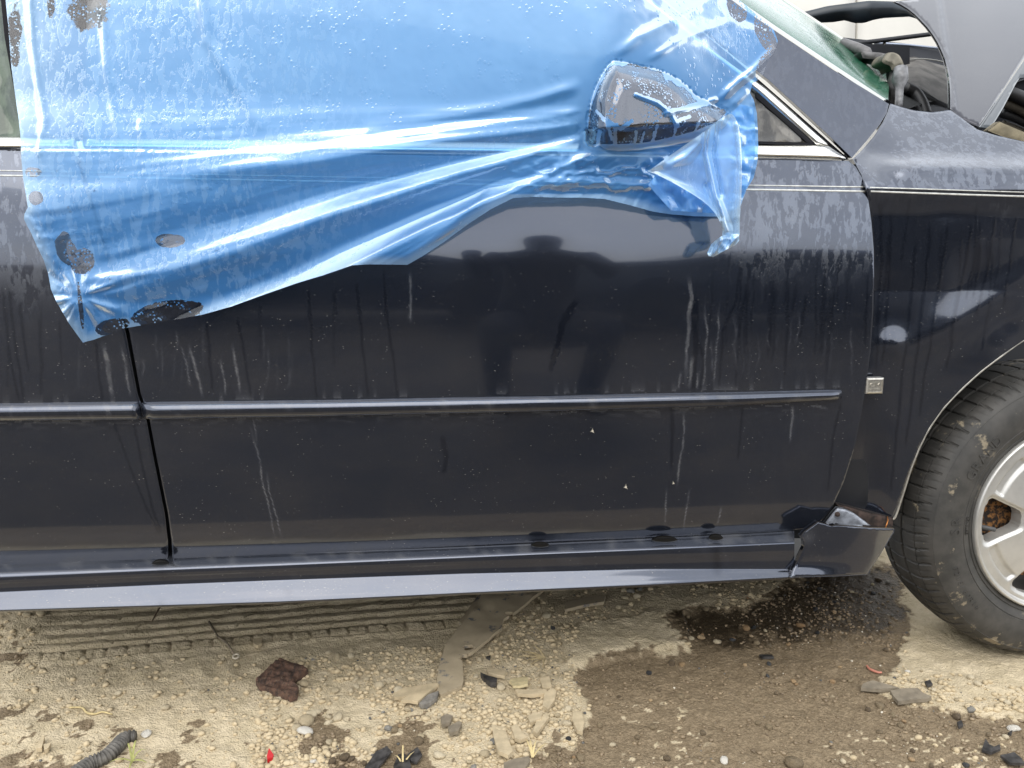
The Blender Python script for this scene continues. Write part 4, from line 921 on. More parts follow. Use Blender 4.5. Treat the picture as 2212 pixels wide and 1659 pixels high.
def contact_mask(u, v):
    c = np.zeros(u.shape)
    def ell(cx, cy, a, b, rot=0, val=1.0):
        x = (u-cx); y = (v-cy); ca, sa = math.cos(R(rot)), math.sin(R(rot)); X = (x*ca+y*sa)/a; Y = (-x*sa+y*ca)/b
        np.maximum(c, val*np.clip(1.0-.5*(X*X+Y*Y), 0, 1), out=c)
    ell(366, 520, 32, 15); ell(362, 676, 78, 25, -8); ell(242, 706, 38, 17, -14); ell(178, 566, 26, 28, 20); ell(143, 540, 22, 36, -25); ell(140, 525, 14, 26); ell(78, 428, 16, 16); ell(72, 372, 20, 12, 0, .8); ell(174, 660, 5, 52, -6)
    ell(1655, 78, 18, 50, -25); ell(1592, 20, 18, 30, -30); ell(1648, 142, 12, 32, 20)
    ell(32, 70, 18, 110, 0, .66); ell(190, 15, 62, 68, -12, .70); ell(110, 15, 12, 40, 0, .66)
    s = sdpoly(u, v, MIR); rag = (fbm(u*.05, v*.022, 19, 3)-.5)*26
    m = sstep(-2, 6, s+rag*sstep(260, 150, v+u*0-(u-1420)*.25)-3)
    # fingers of trapped water across the mirror's lower edge and the ridge over it
    for pts, wd in (([(1375, 205), (1420, 222), (1450, 245), (1462, 270)], 8), ([(1440, 245), (1490, 232), (1545, 215)], 9), ([(1462, 262), (1490, 252)], 5), ([(1288, 240), (1310, 262), (1322, 300)], 5), ([(1302, 255), (1340, 278), (1365, 262)], 6), ([(1330, 270), (1328, 312)], 6), ([(1420, 270), (1408, 310)], 4), ([(1295, 285), (1290, 316)], 6), ([(1460, 270), (1455, 300)], 4), ([(1375, 285), (1370, 316)], 4), ([(1385, 310), (1392, 285)], 3), ([(1500, 285), (1512, 262)], 3)):
        d, t = dseg(u, v, pts); m = np.minimum(m, sstep(wd*.5, wd, d+3*(vn(u*.15, v*.15, 4)-.5)))
    return np.maximum(c, .98*m)
film = empty('plastic_film', tuple(S(800, 330, film_base)))
FILMLOC = tuple(film.location)
tag(film, 'blue rain-beaded plastic film clinging over the car window and mirror', 'plastic film')
def film_sheet():
    pts, tris, n = fill(OUT, 3.4, 3.6, .1, 0, MIR); u, v = pts[:, 0], pts[:, 1]
    h = film_h(u, v)
    base = S(u, v, film_base)[:, 1]
    # stretched over the mirror: tent that falls off away from it
    s = sdpoly(u, v, MIR); ym = -.090+.095*sstep(1300, 1680, u)
    yin = None
    sc_ = np.clip(sdpoly(u, v, MIRX), 0, 85)/85; y0b = -.025+.08*sstep(1300, 1680, u); ymir = y0b+(ym-y0b-.012)*(1-(1-sc_)**3.2)
    band = 272+(1420-u)*.06; ymir = ymir+.012*sstep(-3, 4, v-band)+.0011*np.clip(v-band, 0, 60)
    fall_r = 85+235*sstep(1420, 1180, u)+285*sstep(330, 120, v)*sstep(1180, 1420, u); so = np.clip(-s, 0, 9999); fall = np.exp(-(np.sqrt(so*so+70**2)-70)/fall_r)
    edge_y = -.027+.08*sstep(1300, 1680, u)
    edge_y = edge_y+np.minimum(ymir-edge_y, 0)*np.exp(-so/9)
    y = base+(edge_y-base-.002)*fall
    y = np.where(s > 0, ymir-.002, y)-h*np.where(s > 0, .0, sstep(0, 40, -s))
    # ridges of film lifted off the mirror
    for pts, wd in (([(1375, 205), (1420, 222), (1450, 245), (1462, 270)], 7), ([(1440, 245), (1490, 232), (1545, 215)], 8)):
        d, t = dseg(u, v, pts); y = y-.006*np.exp(-(d/(wd*.6))**2)
    lim = S(u, v, lambda x, z: np.where(z < 1.09, Yb(x, z)-.004-.012*np.exp(-((z-1.09)/.02)**2), np.minimum(Ygl(x, z), Ypil(x, z)-.012)-.010))[:, 1]
    y = -.010*np.log(np.exp(-np.clip(y, -.4, .4)/.010)+np.exp(-np.clip(lim, -.4, .4)/.010))
    o = mesh_obj('film_sheet', P(u, v, y), tris, M['film'], film)
    attr(o, 'contact', contact_mask(u, v))
    bd = np.clip(sstep(900, 500, u)*(.35+.9*fbm(u*.012, v*.003, 23, 3))+.8*np.exp(-(((v-(640-(u-300)*.42))/40)**2))*sstep(1300, 900, u)*(u > 250)+.5*np.exp(-(((u-1590)/70)**2+((v-70)/60)**2)), 0, 1)
    attr(o, 'beads', bd)
    attr(o, 'layers_and_light', np.clip(.75*np.exp(-np.clip(u-40, 0, 999)/60)*sstep(500, 380, v)+.55*sstep(25, 4, sdpoly(u, v, OUT))*(v > 420), 0, 1))
    return o
film_sheet()
def flap():
    """loose doubled tail of film hanging under the mirror"""
    O = smooth_curve([(1580, 246), (1560, 256), (1510, 292), (1450, 334), (1408, 364), (1399, 370), (1420, 378), (1470, 404), (1520, 436), (1548, 466), (1560, 492), (1562, 512), (1578, 517), (1596, 512), (1598, 480), (1600, 445), (1602, 400), (1602, 350), (1600, 305), (1594, 268)], 4, True)
    pts, tris, n = fill(O, 3.6, 3.6, .1); u, v = pts.T
    s = sdpoly(u, v, O)
    y = -.075+.00*u+.00022*(v-250)*.3
    y = y-.010*np.exp(-(s/7)**2)+.012*np.sin((u-1500)*.05+(v-300)*.01)*sstep(0, 25, s)*.6
    for p, am, wd in (([(1535, 262), (1525, 330), (1545, 420), (1572, 500)], -.016, 7), ([(1548, 265), (1538, 330), (1556, 420)], .014, 6), ([(1590, 270), (1598, 360), (1590, 470)], -.010, 6), ([(1525, 400), (1555, 470)], .008, 5), ([(1400, 370), (1480, 340), (1560, 265)], -.010, 10)):
        d, t = dseg(u, v, p); y = y+am*np.exp(-(d/wd)**2)
    o = mesh_obj('hanging_flap', P(u, v, y), tris, M['film'], film)
    attr(o, 'contact', 0*u); attr(o, 'beads', .5*np.exp(-(((u-1480)/60)**2+((v-380)/50)**2))); attr(o, 'layers_and_light', np.clip(.62+.4*np.exp(-(s/9)**2), 0, 1))
    T = [(1562, 508), (1596, 505), (1597, 519), (1590, 528), (1562, 543), (1541, 555), (1530, 553), (1528, 546), (1536, 528), (1550, 516)]
    pts, tris, n = fill(T, 3.2, 3.2, .1); u, v = pts.T; s = sdpoly(u, v, T)
    y = -.068-.014*np.exp(-((u-1562-(v-525)*.4)/9)**2)+.012*np.sin(u*.22+v*.1)*sstep(0, 8, s)
    o = mesh_obj('twisted_tail', P(u, v, y), tris, M['film'], film); attr(o, 'contact', 0*u); attr(o, 'beads', 0*u); attr(o, 'layers_and_light', np.clip(.35+.6*np.exp(-(s/5)**2), 0, 1))
flap()
# ragged second layer behind the flap
def back_layer():
    O = [(1500, 300), (1560, 262), (1600, 225), (1628, 232), (1632, 290), (1630, 340), (1620, 385), (1600, 440), (1560, 462), (1450, 455), (1400, 400), (1420, 372)]
    pts, tris, n = fill(O, 5, 5, .1); u, v = pts.T
    y = -.035-.02*np.abs(fbm(u*.02, v*.02, 95, 3)-.5)*2
    o = mesh_obj('film_fold', P(u, v, y), tris, M['film'], film); attr(o, 'contact', 0*u); attr(o, 'beads', 0*u+.3); attr(o, 'layers_and_light', 0*u+.1)
back_layer()
water, nt, b = new_mat('water_drop'); b.inputs['Transmission Weight'].default_value = 1; b.inputs['IOR'].default_value = 1.33; b.inputs['Roughness'].default_value = .02
def drops():
    """large single drops standing on the film"""
    V, F = [], []; r = random.Random(5)
    for _ in range(420):
        if r.random() < .75: u = r.uniform(80, 1000); v = r.uniform(300, 690)
        else: u = r.uniform(1400, 1600); v = r.uniform(330, 460)
        if sdpoly(np.array([u]), np.array([v]), OUT)[0] < 8: continue
        a = np.array([u]), np.array([v]); y = S(a[0], a[1], film_base)[0, 1]-film_h(*a)[0]-.001
        c = P(u, v, y); q = r.uniform(.0011, .0032); b0 = len(V); m = 8
        for lat in (1.0, .75, .35):
            for k in range(m):
                t = 2*math.pi*k/m; V.append((c[0]+q*lat*math.cos(t), c[1]-q*.5*(1-lat**2)**.5, c[2]+q*lat*math.sin(t)*1.15))
        V.append((c[0], c[1]-q*.52, c[2]))
        for l in range(2):
            for k in range(m): F.append((b0+l*m+k, b0+l*m+(k+1) % m, b0+l*m+m+(k+1) % m, b0+l*m+m+k))
        for k in range(m): F.append((b0+2*m+k, b0+2*m+(k+1) % m, b0+3*m))
    o = mesh_obj('water_drops', V, F, water, film); tag(o, kind='stuff')
drops()

# ------------------------------------------------------------------ white car behind
def white_car():
    loc = (1.6, 2.75, 0); e = empty('parked_van', loc); tag(e, 'off-white van parked beyond the open engine bay', 'van')
    wm = plain('off_white_paint', (.62, .60, .545), .45, nscale=4, namp=.04)
    # side profile in x-z, long axis along x; slices across y give tumblehome
    def sect(x):
        t = (x+.4)/4.4
        return .015*math.sin(t*3.1)
    ys = [0, .02]
    xs = np.linspace(-1.2, 4.2, 70)
    prof = [(.22, .06), (.30, .015), (.55, -.005), (.80, 0.0), (.92, .02), (1.02, .05), (1.06, .09), (1.30, .20), (1.42, .30), (1.46, .6)]
    rows = [[(x, loc[1]-.02+y+.012*(x-1.5)**2, z*(1-.02*abs(x-1.5))) for x in xs] for z, y in prof]
    # lower door skins split by a seam
    def part(name, x0, x1):
        m = [x for x in np.linspace(x0, x1, 30)]
        rw = [[(x, loc[1]+y+.006*(x-1.5)**2, z) for x in m] for z, y in [(.24, .05), (.26, .01), (.5, -.01), (.9, -.012), (1.3, -.006), (1.7, .0), (2.1, .02), (2.4, .06), (2.52, .12), (2.58, .35)]]
        rw = [[(x0+.0, r[0][1]+.03, r[0][2])]+r+[(x1, r[-1][1]+.03, r[-1][2])] for r in rw]
        return loft(name, rw, wm, e)
    su = P(1855.5, 62, loc[1])[0]
    part('rear_panel', su-3.0, su-.008); part('front_panel', su+.008, su+2.2)
    loft('seam_backing', [[(su-.05, loc[1]+.09, z), (su+.05, loc[1]+.09, z)] for z in (.3, 2.4)], M['gap'], e)
    for wx in (su-2.1, su+1.3):
        th = np.linspace(0, 2*math.pi, 40, endpoint=False)
        loft('wheel', [[(wx+r*math.cos(t), loc[1]+y, .32+r*math.sin(t)) for t in th] for r, y in ((.2, -.02), (.31, -.03), (.32, .0), (.32, .18), (.1, .18))], M['trim'], e, close=True)
white_car()

# ------------------------------------------------------------------ things behind the photographer, seen mirrored in the doors
def yard_car(loc, yaw, col, label, red=True):
    e = empty('parked_car', loc); tag(e, label, 'car', 'dark cars parked across the yard')
    pm = plain('dark_car_paint', col, .2); gm = plain('dark_car_glass', (.012, .014, .016), .08); tm = plain('red_tail_lamp', (.30, .008, .012), .25); rm = M['trim']
    cy, sy = math.cos(yaw), math.sin(yaw)
    def W(x, y, z): return (loc[0]+x*cy-y*sy, loc[1]+x*sy+y*cy, z)
    side = smooth_curve([(-2.3, .30), (-2.36, .55), (-2.30, .86), (-2.0, .98), (-1.45, 1.03), (-.85, 1.36), (-.2, 1.46), (.55, 1.42), (1.25, 1.06), (1.9, .95), (2.28, .80), (2.36, .5), (2.25, .25), (1.9, .2), (-1.9, .2)], 4, True)
    rows = []
    for t in (-1, -.97, -.86, -.5, 0, .5, .86, .97, 1):
        hw = .91*t; q = []
        for x, z in side:
            inn = .30*max(0, z-.95)*abs(t)**4; q.append(W(x*(1-.03*abs(t)**6), hw*(1-inn), z-(.035*abs(t)**4 if z > .7 else 0)))
        rows.append(q)
    loft('body', rows, pm, e, close=True, caps=True)
    for s in (-1, 1):
        for pts in ([(-1.05, 1.05), (-.72, 1.30), (-.1, 1.37), (-.1, 1.04)], [(-.02, 1.04), (-.02, 1.37), (.5, 1.33), (1.02, 1.05)]):
            mesh_obj('window', [W(x, s*(.925-.30*max(0, z-.95)*.91+.004), z) for x, z in pts], [(0, 1, 2, 3) if s < 0 else (3, 2, 1, 0)], gm, e, False)
        mesh_obj('tail_lamp', [W(-2.30-.0*k, s*y, z) if False else W(x, s*y, z) for x, y, z in ((-2.38, .55, .72), (-2.36, .88, .72), (-2.32, .88, .86), (-2.34, .55, .86), (-2.2, .915, .74), (-2.2, .915, .85))], [(0, 1, 2, 3), (1, 4, 5, 2)], tm, e, False)
        for wx in (-1.4, 1.42):
            th = np.linspace(0, 2*math.pi, 28, endpoint=False)
            loft('wheel', [[W(wx+r*math.cos(t), s*(.93-y), .32+r*math.sin(t)) for t in th] for r, y in ((.02, .02), (.2, .0), (.31, .0), (.32, .03), (.32, .2))], rm, e, close=True)
yard_car((-1.0, -6.9, 0), R(180), (.012, .016, .024), 'dark sedan across the yard mirrored in the rear of the front door')
yard_car((3.5, -6.0, 0), R(-176), (.014, .02, .03), 'dark sedan across the yard mirrored near the crumpled fender')

def person():
    """photographer crouching behind the phone; only the reflection shows"""
    e = empty('person', (.50, -2.25, 0)); tag(e, 'crouching person in dark clothes mirrored in the front door', 'person')
    J = {'pel': (0, .0, .36), 'sp': (0, .05, .56), 'ch': (0, .10, .76), 'nk': (0, .13, .87), 'hd': (0, .15, .97), 'tp': (0, .15, 1.06)}
    for s, q in ((-1, 'l'), (1, 'r')):
        J.update({q+'hp': (s*.11, .02, .35), q+'kn': (s*.2, .40, .42), q+'an': (s*.17, .18, .09), q+'ft': (s*.18, .36, .04), q+'sh': (s*.17, .12, .80), q+'el': (s*.24, .22, .62), q+'wr': (s*.16-.12, .36, .80), q+'ha': (s*.11-.16, .40, .84)})
    Rd = {'pel': .15, 'sp': .14, 'ch': .155, 'nk': .06, 'hd': .095, 'tp': .07}
    for q in 'lr': Rd.update({q+'hp': .105, q+'kn': .07, q+'an': .05, q+'ft': .045, q+'sh': .07, q+'el': .05, q+'wr': .036, q+'ha': .045})
    E_ = [('pel', 'sp'), ('sp', 'ch'), ('ch', 'nk'), ('nk', 'hd'), ('hd', 'tp')]
    for q in 'lr': E_ += [('pel', q+'hp'), (q+'hp', q+'kn'), (q+'kn', q+'an'), (q+'an', q+'ft'), ('ch', q+'sh'), (q+'sh', q+'el'), (q+'el', q+'wr'), (q+'wr', q+'ha')]
    J = {k: tuple(1.28*c for c in p) for k, p in J.items()}; Rd = {k: 1.22*q for k, q in Rd.items()}
    ks = list(J); me = bpy.data.meshes.new('body'); me.from_pydata([J[k] for k in ks], [(ks.index(a), ks.index(b_)) for a, b_ in E_], [])
    o = bpy.data.objects.new('body', me); COL.objects.link(o); o.parent = e
    md = o.modifiers.new('skin', 'SKIN')
    for i, k in enumerate(ks): me.skin_vertices[0].data[i].radius = (Rd[k], Rd[k])
    me.skin_vertices[0].data[0].use_root = True
    o.modifiers.new('smooth', 'SUBSURF').levels = 1; o.modifiers['smooth'].render_levels = 2
    me.materials.append(plain('dark_clothes', (.012, .014, .02), .85))
person()

# seed husks stuck on the door
husk = plain('dry_seed_husk', (.62, .56, .44), .8)
for (u, v, q, lb) in ((1280, 931, 7, 'upper left'), (1352, 1052, 7, 'lower middle'), (1455, 1044, 4.5, 'smallest, right hand')):
    th = np.linspace(0, 2*math.pi, 12, endpoint=False); rr2 = q*np.array([1.1, .3, .5, .25, 1.0, .3, .45, .3, .9, .25, .6, .3])
    o = panel('seed_husk', np.stack([u+rr2*np.cos(th+q)*.7, v+rr2*np.sin(th+q)], 1), lambda x, z: Yb(x, z)-.0035, husk, None, 2.5, 3, .002, .0008)
    tag(o, 'tiny pale seed husk stuck on the lower front door, the %s one' % lb, 'seed husk', 'seed husks on the door')

# ------------------------------------------------------------------ debris on the ground
def on_ground(pts, dz=0.0):
    p = A(pts); g = G(p[:, 0], p[:, 1]); return np.array([(x, y, gh(x, y)+dz) for x, y, _ in g])
dustp = plain('dust_caked_plastic', (.47, .38, .24), .9, nscale=24, namp=.22, bscale=150, bstr=.4)
def grey_worn():
    m, nt, b = new_mat('dusty_grey_plastic'); f = noise(nt, 22, 6, .65); g = noise(nt, 90, 4, .6)
    k = mth(nt, 'MULTIPLY', ramp(nt, f, .56, .64), ramp(nt, g, .42, .6))
    nt.links.new(mixc(nt, k, mixc(nt, g, (.33, .27, .18), (.42, .345, .23)), (.12, .12, .12)), b.inputs['Base Color']); b.inputs['Roughness'].default_value = .85
    bump(nt, b, g, .3, .001); return m
dgrey = grey_worn()
def slab(name, outline, thick, mat, label, cat, tilt=None, lift=.004, spacing=None, holes=(), warp=.0, group=None):
    """flat fragment traced on the ground, with thickness, its own tilt and rough warp"""
    o2 = A(outline); g = on_ground(o2); c = g.mean(0); P2 = g[:, :2]-c[:2]
    sp = spacing or max(.006, np.ptp(P2, axis=0).max()/14)
    pts, tris, n = fill(P2, sp, sp)
    wz = warp*(fbm(pts[:, 0]*18+c[0]*7, pts[:, 1]*18, 3, 2)-.5)*2
    if tilt is not None: wz = wz+pts[:, 0]*tilt[0]+pts[:, 1]*tilt[1]
    keep = np.ones(len(pts), bool)
    for hx, hy, hr in holes:
        q = on_ground([(hx, hy)])[0]-c; keep &= np.hypot(pts[:, 0]-q[0], (pts[:, 1]-q[1])) > hr
    tris = [t for t in tris if all(keep[list(t)])]
    top = np.column_stack([pts, wz+thick]); bot = np.column_stack([pts, wz-.002])
    m = len(pts); V = np.vstack([top, bot]); F = list(tris)+[tuple(m+i for i in t[::-1]) for t in tris]
    ec = {}
    for t in tris:
        for a_, b_ in ((t[0], t[1]), (t[1], t[2]), (t[2], t[0])):
            ec[(a_, b_)] = ec.get((a_, b_), 0)+1
    for (a_, b_) in list(ec):
        if (b_, a_) not in ec: F.append((b_, a_, m+a_, m+b_))
    o = mesh_obj(name, V, F, mat); loftfix(o); crease(o, 30)
    base = max(gh(*p) for p in (g[:, :2]*.6+c[:2]*.4)[:6]) if len(g) else 0
    o.location = (c[0], c[1], max(c[2], base*.5+c[2]*.5)+lift); o.location.z += 0
    tag(o, label, cat, group); return o
BRK = smooth_curve([(1048, 1296), (1060, 1290), (1076, 1289), (1086, 1299), (1092, 1308), (1102, 1308), (1116, 1299), (1140, 1282), (1165, 1268), (1195, 1262), (1200, 1272), (1190, 1288), (1162, 1313), (1136, 1330), (1112, 1345), (1100, 1352), (1088, 1357), (1085, 1367), (1080, 1380), (1050, 1404), (1021, 1425), (1012, 1428), (1006, 1434), (998, 1440), (1000, 1448), (1001, 1484), (992, 1492), (972, 1500), (957, 1508), (947, 1504), (944, 1490), (945, 1468), (950, 1445), (957, 1425), (966, 1405), (977, 1393), (992, 1374), (1009, 1357), (1027, 1334), (1040, 1312)], 2, True)
slab('plastic_bracket', BRK, .006, dgrey, 'long bent dusty plastic bracket lying from under the sill', 'bracket', (.02, .06), .022, .0055, [(1013, 1417, .010), (1004, 1436, .009), (1100, 1347, .006)], .006)
slab('plastic_shard', [(850, 1510), (874, 1497), (900, 1494), (945, 1486), (948, 1490), (922, 1512), (903, 1531), (885, 1528), (866, 1528), (880, 1518), (852, 1519)], .005, dustp, 'jagged pale shard touching the lower end of the bracket', 'shard', (.0, -.05), .008, .005, warp=.003)
slab('plastic_strip', [(905, 1531), (925, 1512), (948, 1504), (944, 1518), (930, 1530), (912, 1535)], .007, plain('rough_grey_stone', (.20, .185, .16), .9, nscale=90, namp=.3, bscale=140, bstr=.7), 'rough grey chip under the jagged pale shard', 'chip', None, .004, .006, warp=.003)
slab('plastic_strip', [(989, 1344), (1004, 1334), (1022, 1312), (1043, 1292), (1047, 1296), (1032, 1320), (1012, 1342), (996, 1348)], .006, dgrey, 'narrow curled strip leaning left of the bracket near the sill', 'strip', (.1, .1), .010, .006)
slab('plastic_strip', [(1219, 1328), (1222, 1313), (1264, 1303), (1308, 1299), (1304, 1315), (1262, 1322), (1221, 1332)], .006, dgrey, 'flat dusty strip right of the bracket below the sill', 'strip', (0, -.06), .010, .006, warp=.002)
slab('plastic_fragment', [(1082, 1276), (1118, 1270), (1128, 1276), (1100, 1290), (1088, 1292)], .010, dustp, 'small ridged fragment caught in the crook of the bracket', 'fragment', (0, .1), .012, .006)
# wood chunk
def wood():
    m, nt, b = new_mat('rotten_red_wood'); f = noise(nt, 75, 6, .75, (1.2, .45, 1)); g = noise(nt, 130, 4, .7)
    c = mixc(nt, ramp(nt, f, .35, .65), (.04, .026, .02), (.16, .088, .058)); c = mixc(nt, mth(nt, 'MULTIPLY', ramp(nt, g, .55, .7), .6), c, (.28, .20, .13))
    nt.links.new(c, b.inputs['Base Color']); b.inputs['Roughness'].default_value = .9; bump(nt, b, f, .8, .006)
    O = [(553, 1483), (572, 1466), (585, 1452), (608, 1436), (628, 1444), (650, 1452), (666, 1461), (652, 1472), (640, 1478), (632, 1490), (646, 1500), (642, 1516), (628, 1520), (602, 1510), (580, 1500), (562, 1496)]
    o = slab('wood_chunk', O, .010, m, 'rotten reddish wood chunk on the pale dirt', 'wood chunk', None, .003, .0036, warp=.0)
    for v in o.data.vertices:
        if v.co.z > .004:
            a = v.co.x*.55+v.co.y*.83
            v.co.z += .015*float(fbm(np.array([a*75.]), np.array([v.co.x*30-v.co.y*22]), 6, 4, .6)[0])-.004
wood()
# corrugated hose
def hose():
    c = smooth_curve(on_ground([(150, 1690), (193, 1660), (226, 1646), (250, 1628), (266, 1608), (280, 1600), (294, 1598)]), 26); n = len(c); r0 = .0125
    L = np.concatenate([[0], np.cumsum(np.linalg.norm(np.diff(c, axis=0), axis=1))]); s = np.arange(0, L[-1], .0011)
    p = np.stack([np.interp(s, L, c[:, i]) for i in range(3)], 1); rad = r0*(1+.13*np.sign(np.sin(s*2*math.pi/.0062))*np.abs(np.sin(s*2*math.pi/.0062))**.5)*np.interp(s, [0, L[-1]*.8, L[-1]], [1.05, 1, .85]); p[:, 2] += r0*.75
    o = tube('corrugated_hose', p, rad, plain('faded_corrugated_plastic', (.10, .092, .08), .65, nscale=60, namp=.4, bscale=200), None, 14)
    tag(o, 'black corrugated hose half sunk in the dirt at the lower left', 'hose')
hose()
straw = plain('dry_straw', (.50, .40, .20), .8, nscale=80, namp=.2); twig = plain('brown_twig', (.13, .085, .05), .85, nscale=120, namp=.4)
def stick(name, pts, r, mat, label, cat, lift=.004, group=None):
    g = on_ground(pts, 0); g[:, 2] += lift if np.ndim(lift) == 0 else A(lift)
    c = smooth_curve(g, 6); o = tube(name, c, np.interp(np.linspace(0, 1, len(c)), [0, .5, 1], [r*.8, r, r*.6]), mat, None, 7); tag(o, label, cat, group); return o
stick('straw', [(150, 1528), (177, 1531), (188, 1541), (205, 1545), (222, 1543), (243, 1547)], .0024, straw, 'yellow wavy straw lying left of the wet patches', 'straw')
stick('twig', [(363, 1309), (345, 1326), (328, 1343)], .0022, twig, 'dark twig leaning on the tyre track under the sill', 'twig', (.03, .018, .004))
def rod():
    e = empty('rod', tuple(on_ground([(480, 1385)])[0])); tag(e, 'thin rusty rod with a ring end across the tyre track', 'rod')
    g = on_ground([(451, 1343), (470, 1372), (490, 1400), (505, 1419)], .006)
    attach(tube('shaft', g, .0026, plain('dusty_rod', (.20, .16, .11), .8, nscale=90, namp=.4), None, 7), e)
    c = on_ground([(510, 1424)], .006)[0]; th = np.linspace(0, 2*math.pi, 16)
    attach(tube('ring', [c+.0062*np.array([math.cos(t), math.sin(t), .3*math.sin(t)]) for t in th], .0024, plain('pale_ring', (.52, .46, .36), .6), None, 7), e)
rod()
def tuft(u, v, blades, mat, label, cat='weed'):
    c = on_ground([(u, v)])[0]; e = empty('weed', tuple(c)); tag(e, label, cat)
    for dx, dy, dz, wd in blades:
        V = []
        for t in (0, .35, .7, 1):
            x = dx*t; y = dy*t; z = dz*4*t*(1-t*.75)+.003; q = wd*(1-t**2)*.5+.0003; L = math.hypot(dx, dy)+1e-6; nx, ny = -dy/L*q, dx/L*q
            V += [(c[0]+x-nx, c[1]+y-ny, c[2]+z), (c[0]+x, c[1]+y, c[2]+z+q*.6), (c[0]+x+nx, c[1]+y+ny, c[2]+z)]
        F = [(3*i+j, 3*i+j+1, 3*i+j+4, 3*i+j+3) for i in range(3) for j in range(2)]
        mesh_obj('blade', V, F, mat, e)
tuft(1178, 1425, [(-.075, .022, .010, .005), (-.07, -.002, .008, .006), (-.055, -.02, .006, .006), (-.04, -.034, .006, .006), (-.03, .04, .014, .005), (-.012, -.045, .006, .004), (-.06, .012, .012, .004)], plain('dry_grass_blade', (.42, .33, .18), .8, nscale=80, namp=.25), 'dry straw coloured weed right of the bracket', 'weed')
tuft(286, 1645, [(.0, .03, .02, .004), (-.035, -.01, .008, .004), (.032, -.016, .006, .005), (.02, .014, .012, .004), (-.015, .02, .02, .0035), (.006, -.03, .004, .004)], plain('pale_green_blade', (.30, .30, .10), .7, nscale=80, namp=.25), 'small yellow-green weed beside the corrugated hose', 'weed')
tuft(870, 1652, [(.0, .03, .02, .003), (-.015, .02, .008, .003), (.02, .03, .006, .003)], straw, 'few dry stems at the bottom edge by the black scraps', 'weed')
tuft(1150, 1640, [(.0, .04, .01, .003), (.012, .035, .01, .003), (.03, .03, .006, .003), (-.008, .04, .01, .003)], straw, 'few dry stems at the bottom edge left of the wet mud', 'weed')
red_p = plain('red_lens_plastic', (.42, .012, .015), .2); black_p = plain('black_glossy_scrap', (.045, .042, .04), .5, nscale=50, namp=.7, bscale=90, bstr=.4); flatst = plain('flat_buff_stone', (.48, .39, .25), .9, nscale=60, namp=.15, bscale=160, bstr=.4); wetst = plain('flat_brown_slate', (.22, .185, .135), .6, nscale=60, namp=.2, bscale=160, bstr=.3)
slab('lens_shard', [(577, 1646), (582, 1634), (592, 1644), (590, 1648), (578, 1650)], .006, red_p, 'small bright red lens shard on the gravel', 'shard', (.1, .4), .006, .004)
slab('tape_scrap', [(1100, 1480), (1104, 1470), (1134, 1464), (1140, 1469), (1140, 1490), (1122, 1497), (1108, 1496), (1106, 1486)], .004, plain('cream_scrap', (.62, .52, .30), .6, nscale=60, namp=.2), 'crumpled cream coloured scrap in the gravel', 'scrap', (.0, -.2), .010, .005, warp=.003)
slab('dark_chip', [(1038, 1462), (1052, 1468), (1074, 1474), (1072, 1484), (1060, 1484), (1046, 1474)], .010, black_p, 'dark glossy chip next to the cream scrap', 'chip', None, .004, .005, warp=.005)
FLAT = [([(1053, 1451), (1070, 1452), (1092, 1460), (1090, 1472), (1072, 1468), (1055, 1462)], 'flat buff plate above the dark glossy chip', flatst), ([(1165, 1475), (1186, 1472), (1192, 1496), (1172, 1496)], 'square flat buff piece right of the cream scrap', flatst), ([(1112, 1500), (1180, 1498), (1184, 1508), (1150, 1512), (1118, 1510)], 'long flat buff plate below the cream scrap', flatst),
        ([(1172, 1536), (1176, 1510), (1192, 1498), (1202, 1505), (1198, 1524), (1184, 1545)], 'tall leaf-shaped buff slab at the edge of the wet mud', flatst), ([(1152, 1592), (1160, 1562), (1180, 1552), (1186, 1560), (1172, 1580), (1160, 1600)], 'curled buff slab below the leaf-shaped one', flatst), ([(1140, 1560), (1152, 1548), (1172, 1552), (1168, 1566), (1146, 1574)], 'small buff plate left of the curled slab', flatst),
        ([(1062, 1573), (1090, 1575), (1096, 1600), (1108, 1640), (1098, 1652), (1076, 1640), (1066, 1600)], 'large thin buff slab near the bottom edge', flatst), ([(1104, 1580), (1116, 1574), (1132, 1600), (1140, 1606), (1124, 1614), (1112, 1608)], 'split buff slab with a raised corner', flatst), ([(1088, 1659), (1110, 1648), (1142, 1640), (1146, 1650), (1130, 1680), (1090, 1690)], 'brown flat slab cut by the bottom edge', wetst),
        ([(1859, 1497), (1862, 1489), (1872, 1484), (1885, 1481), (1910, 1488), (1942, 1497), (1900, 1500)], 'pointed grey slate lying on the wet mud border', wetst), ([(1922, 1503), (1944, 1499), (1982, 1499), (1992, 1510), (2011, 1519), (2001, 1525), (1970, 1525), (1939, 1529)], 'broad grey slate overlapping the pointed one', wetst), ([(548, 1390), (567, 1387), (566, 1402), (558, 1408), (550, 1404)], 'upright buff chip beyond the rotten wood', flatst),
        ([(952, 1560), (966, 1552), (978, 1556), (972, 1572), (955, 1576)], 'brown flat chip on the damp patch', wetst), ([(968, 1582), (992, 1566), (998, 1570), (990, 1590), (972, 1596)], 'buff chip propped beside the brown flat chip', wetst), ([(1238, 1542), (1256, 1545), (1262, 1570), (1258, 1596), (1246, 1590), (1236, 1565)], 'pale slab fragment on the left border of the mud', flatst), ([(80, 1634), (92, 1602), (98, 1606), (92, 1634)], 'tilted pale sliver near the lower left corner', flatst), ([(96, 1625), (112, 1622), (106, 1634), (98, 1638)], 'small buff plate beside the tilted sliver', flatst)]
for pts, lb, mt in FLAT: slab('flat_stone', pts, .006, mt, lb, 'flat stone', (rng.uniform(-.06, .06), rng.uniform(-.12, .02)), .006, .006, warp=.002, group='flat broken pieces on the ground')
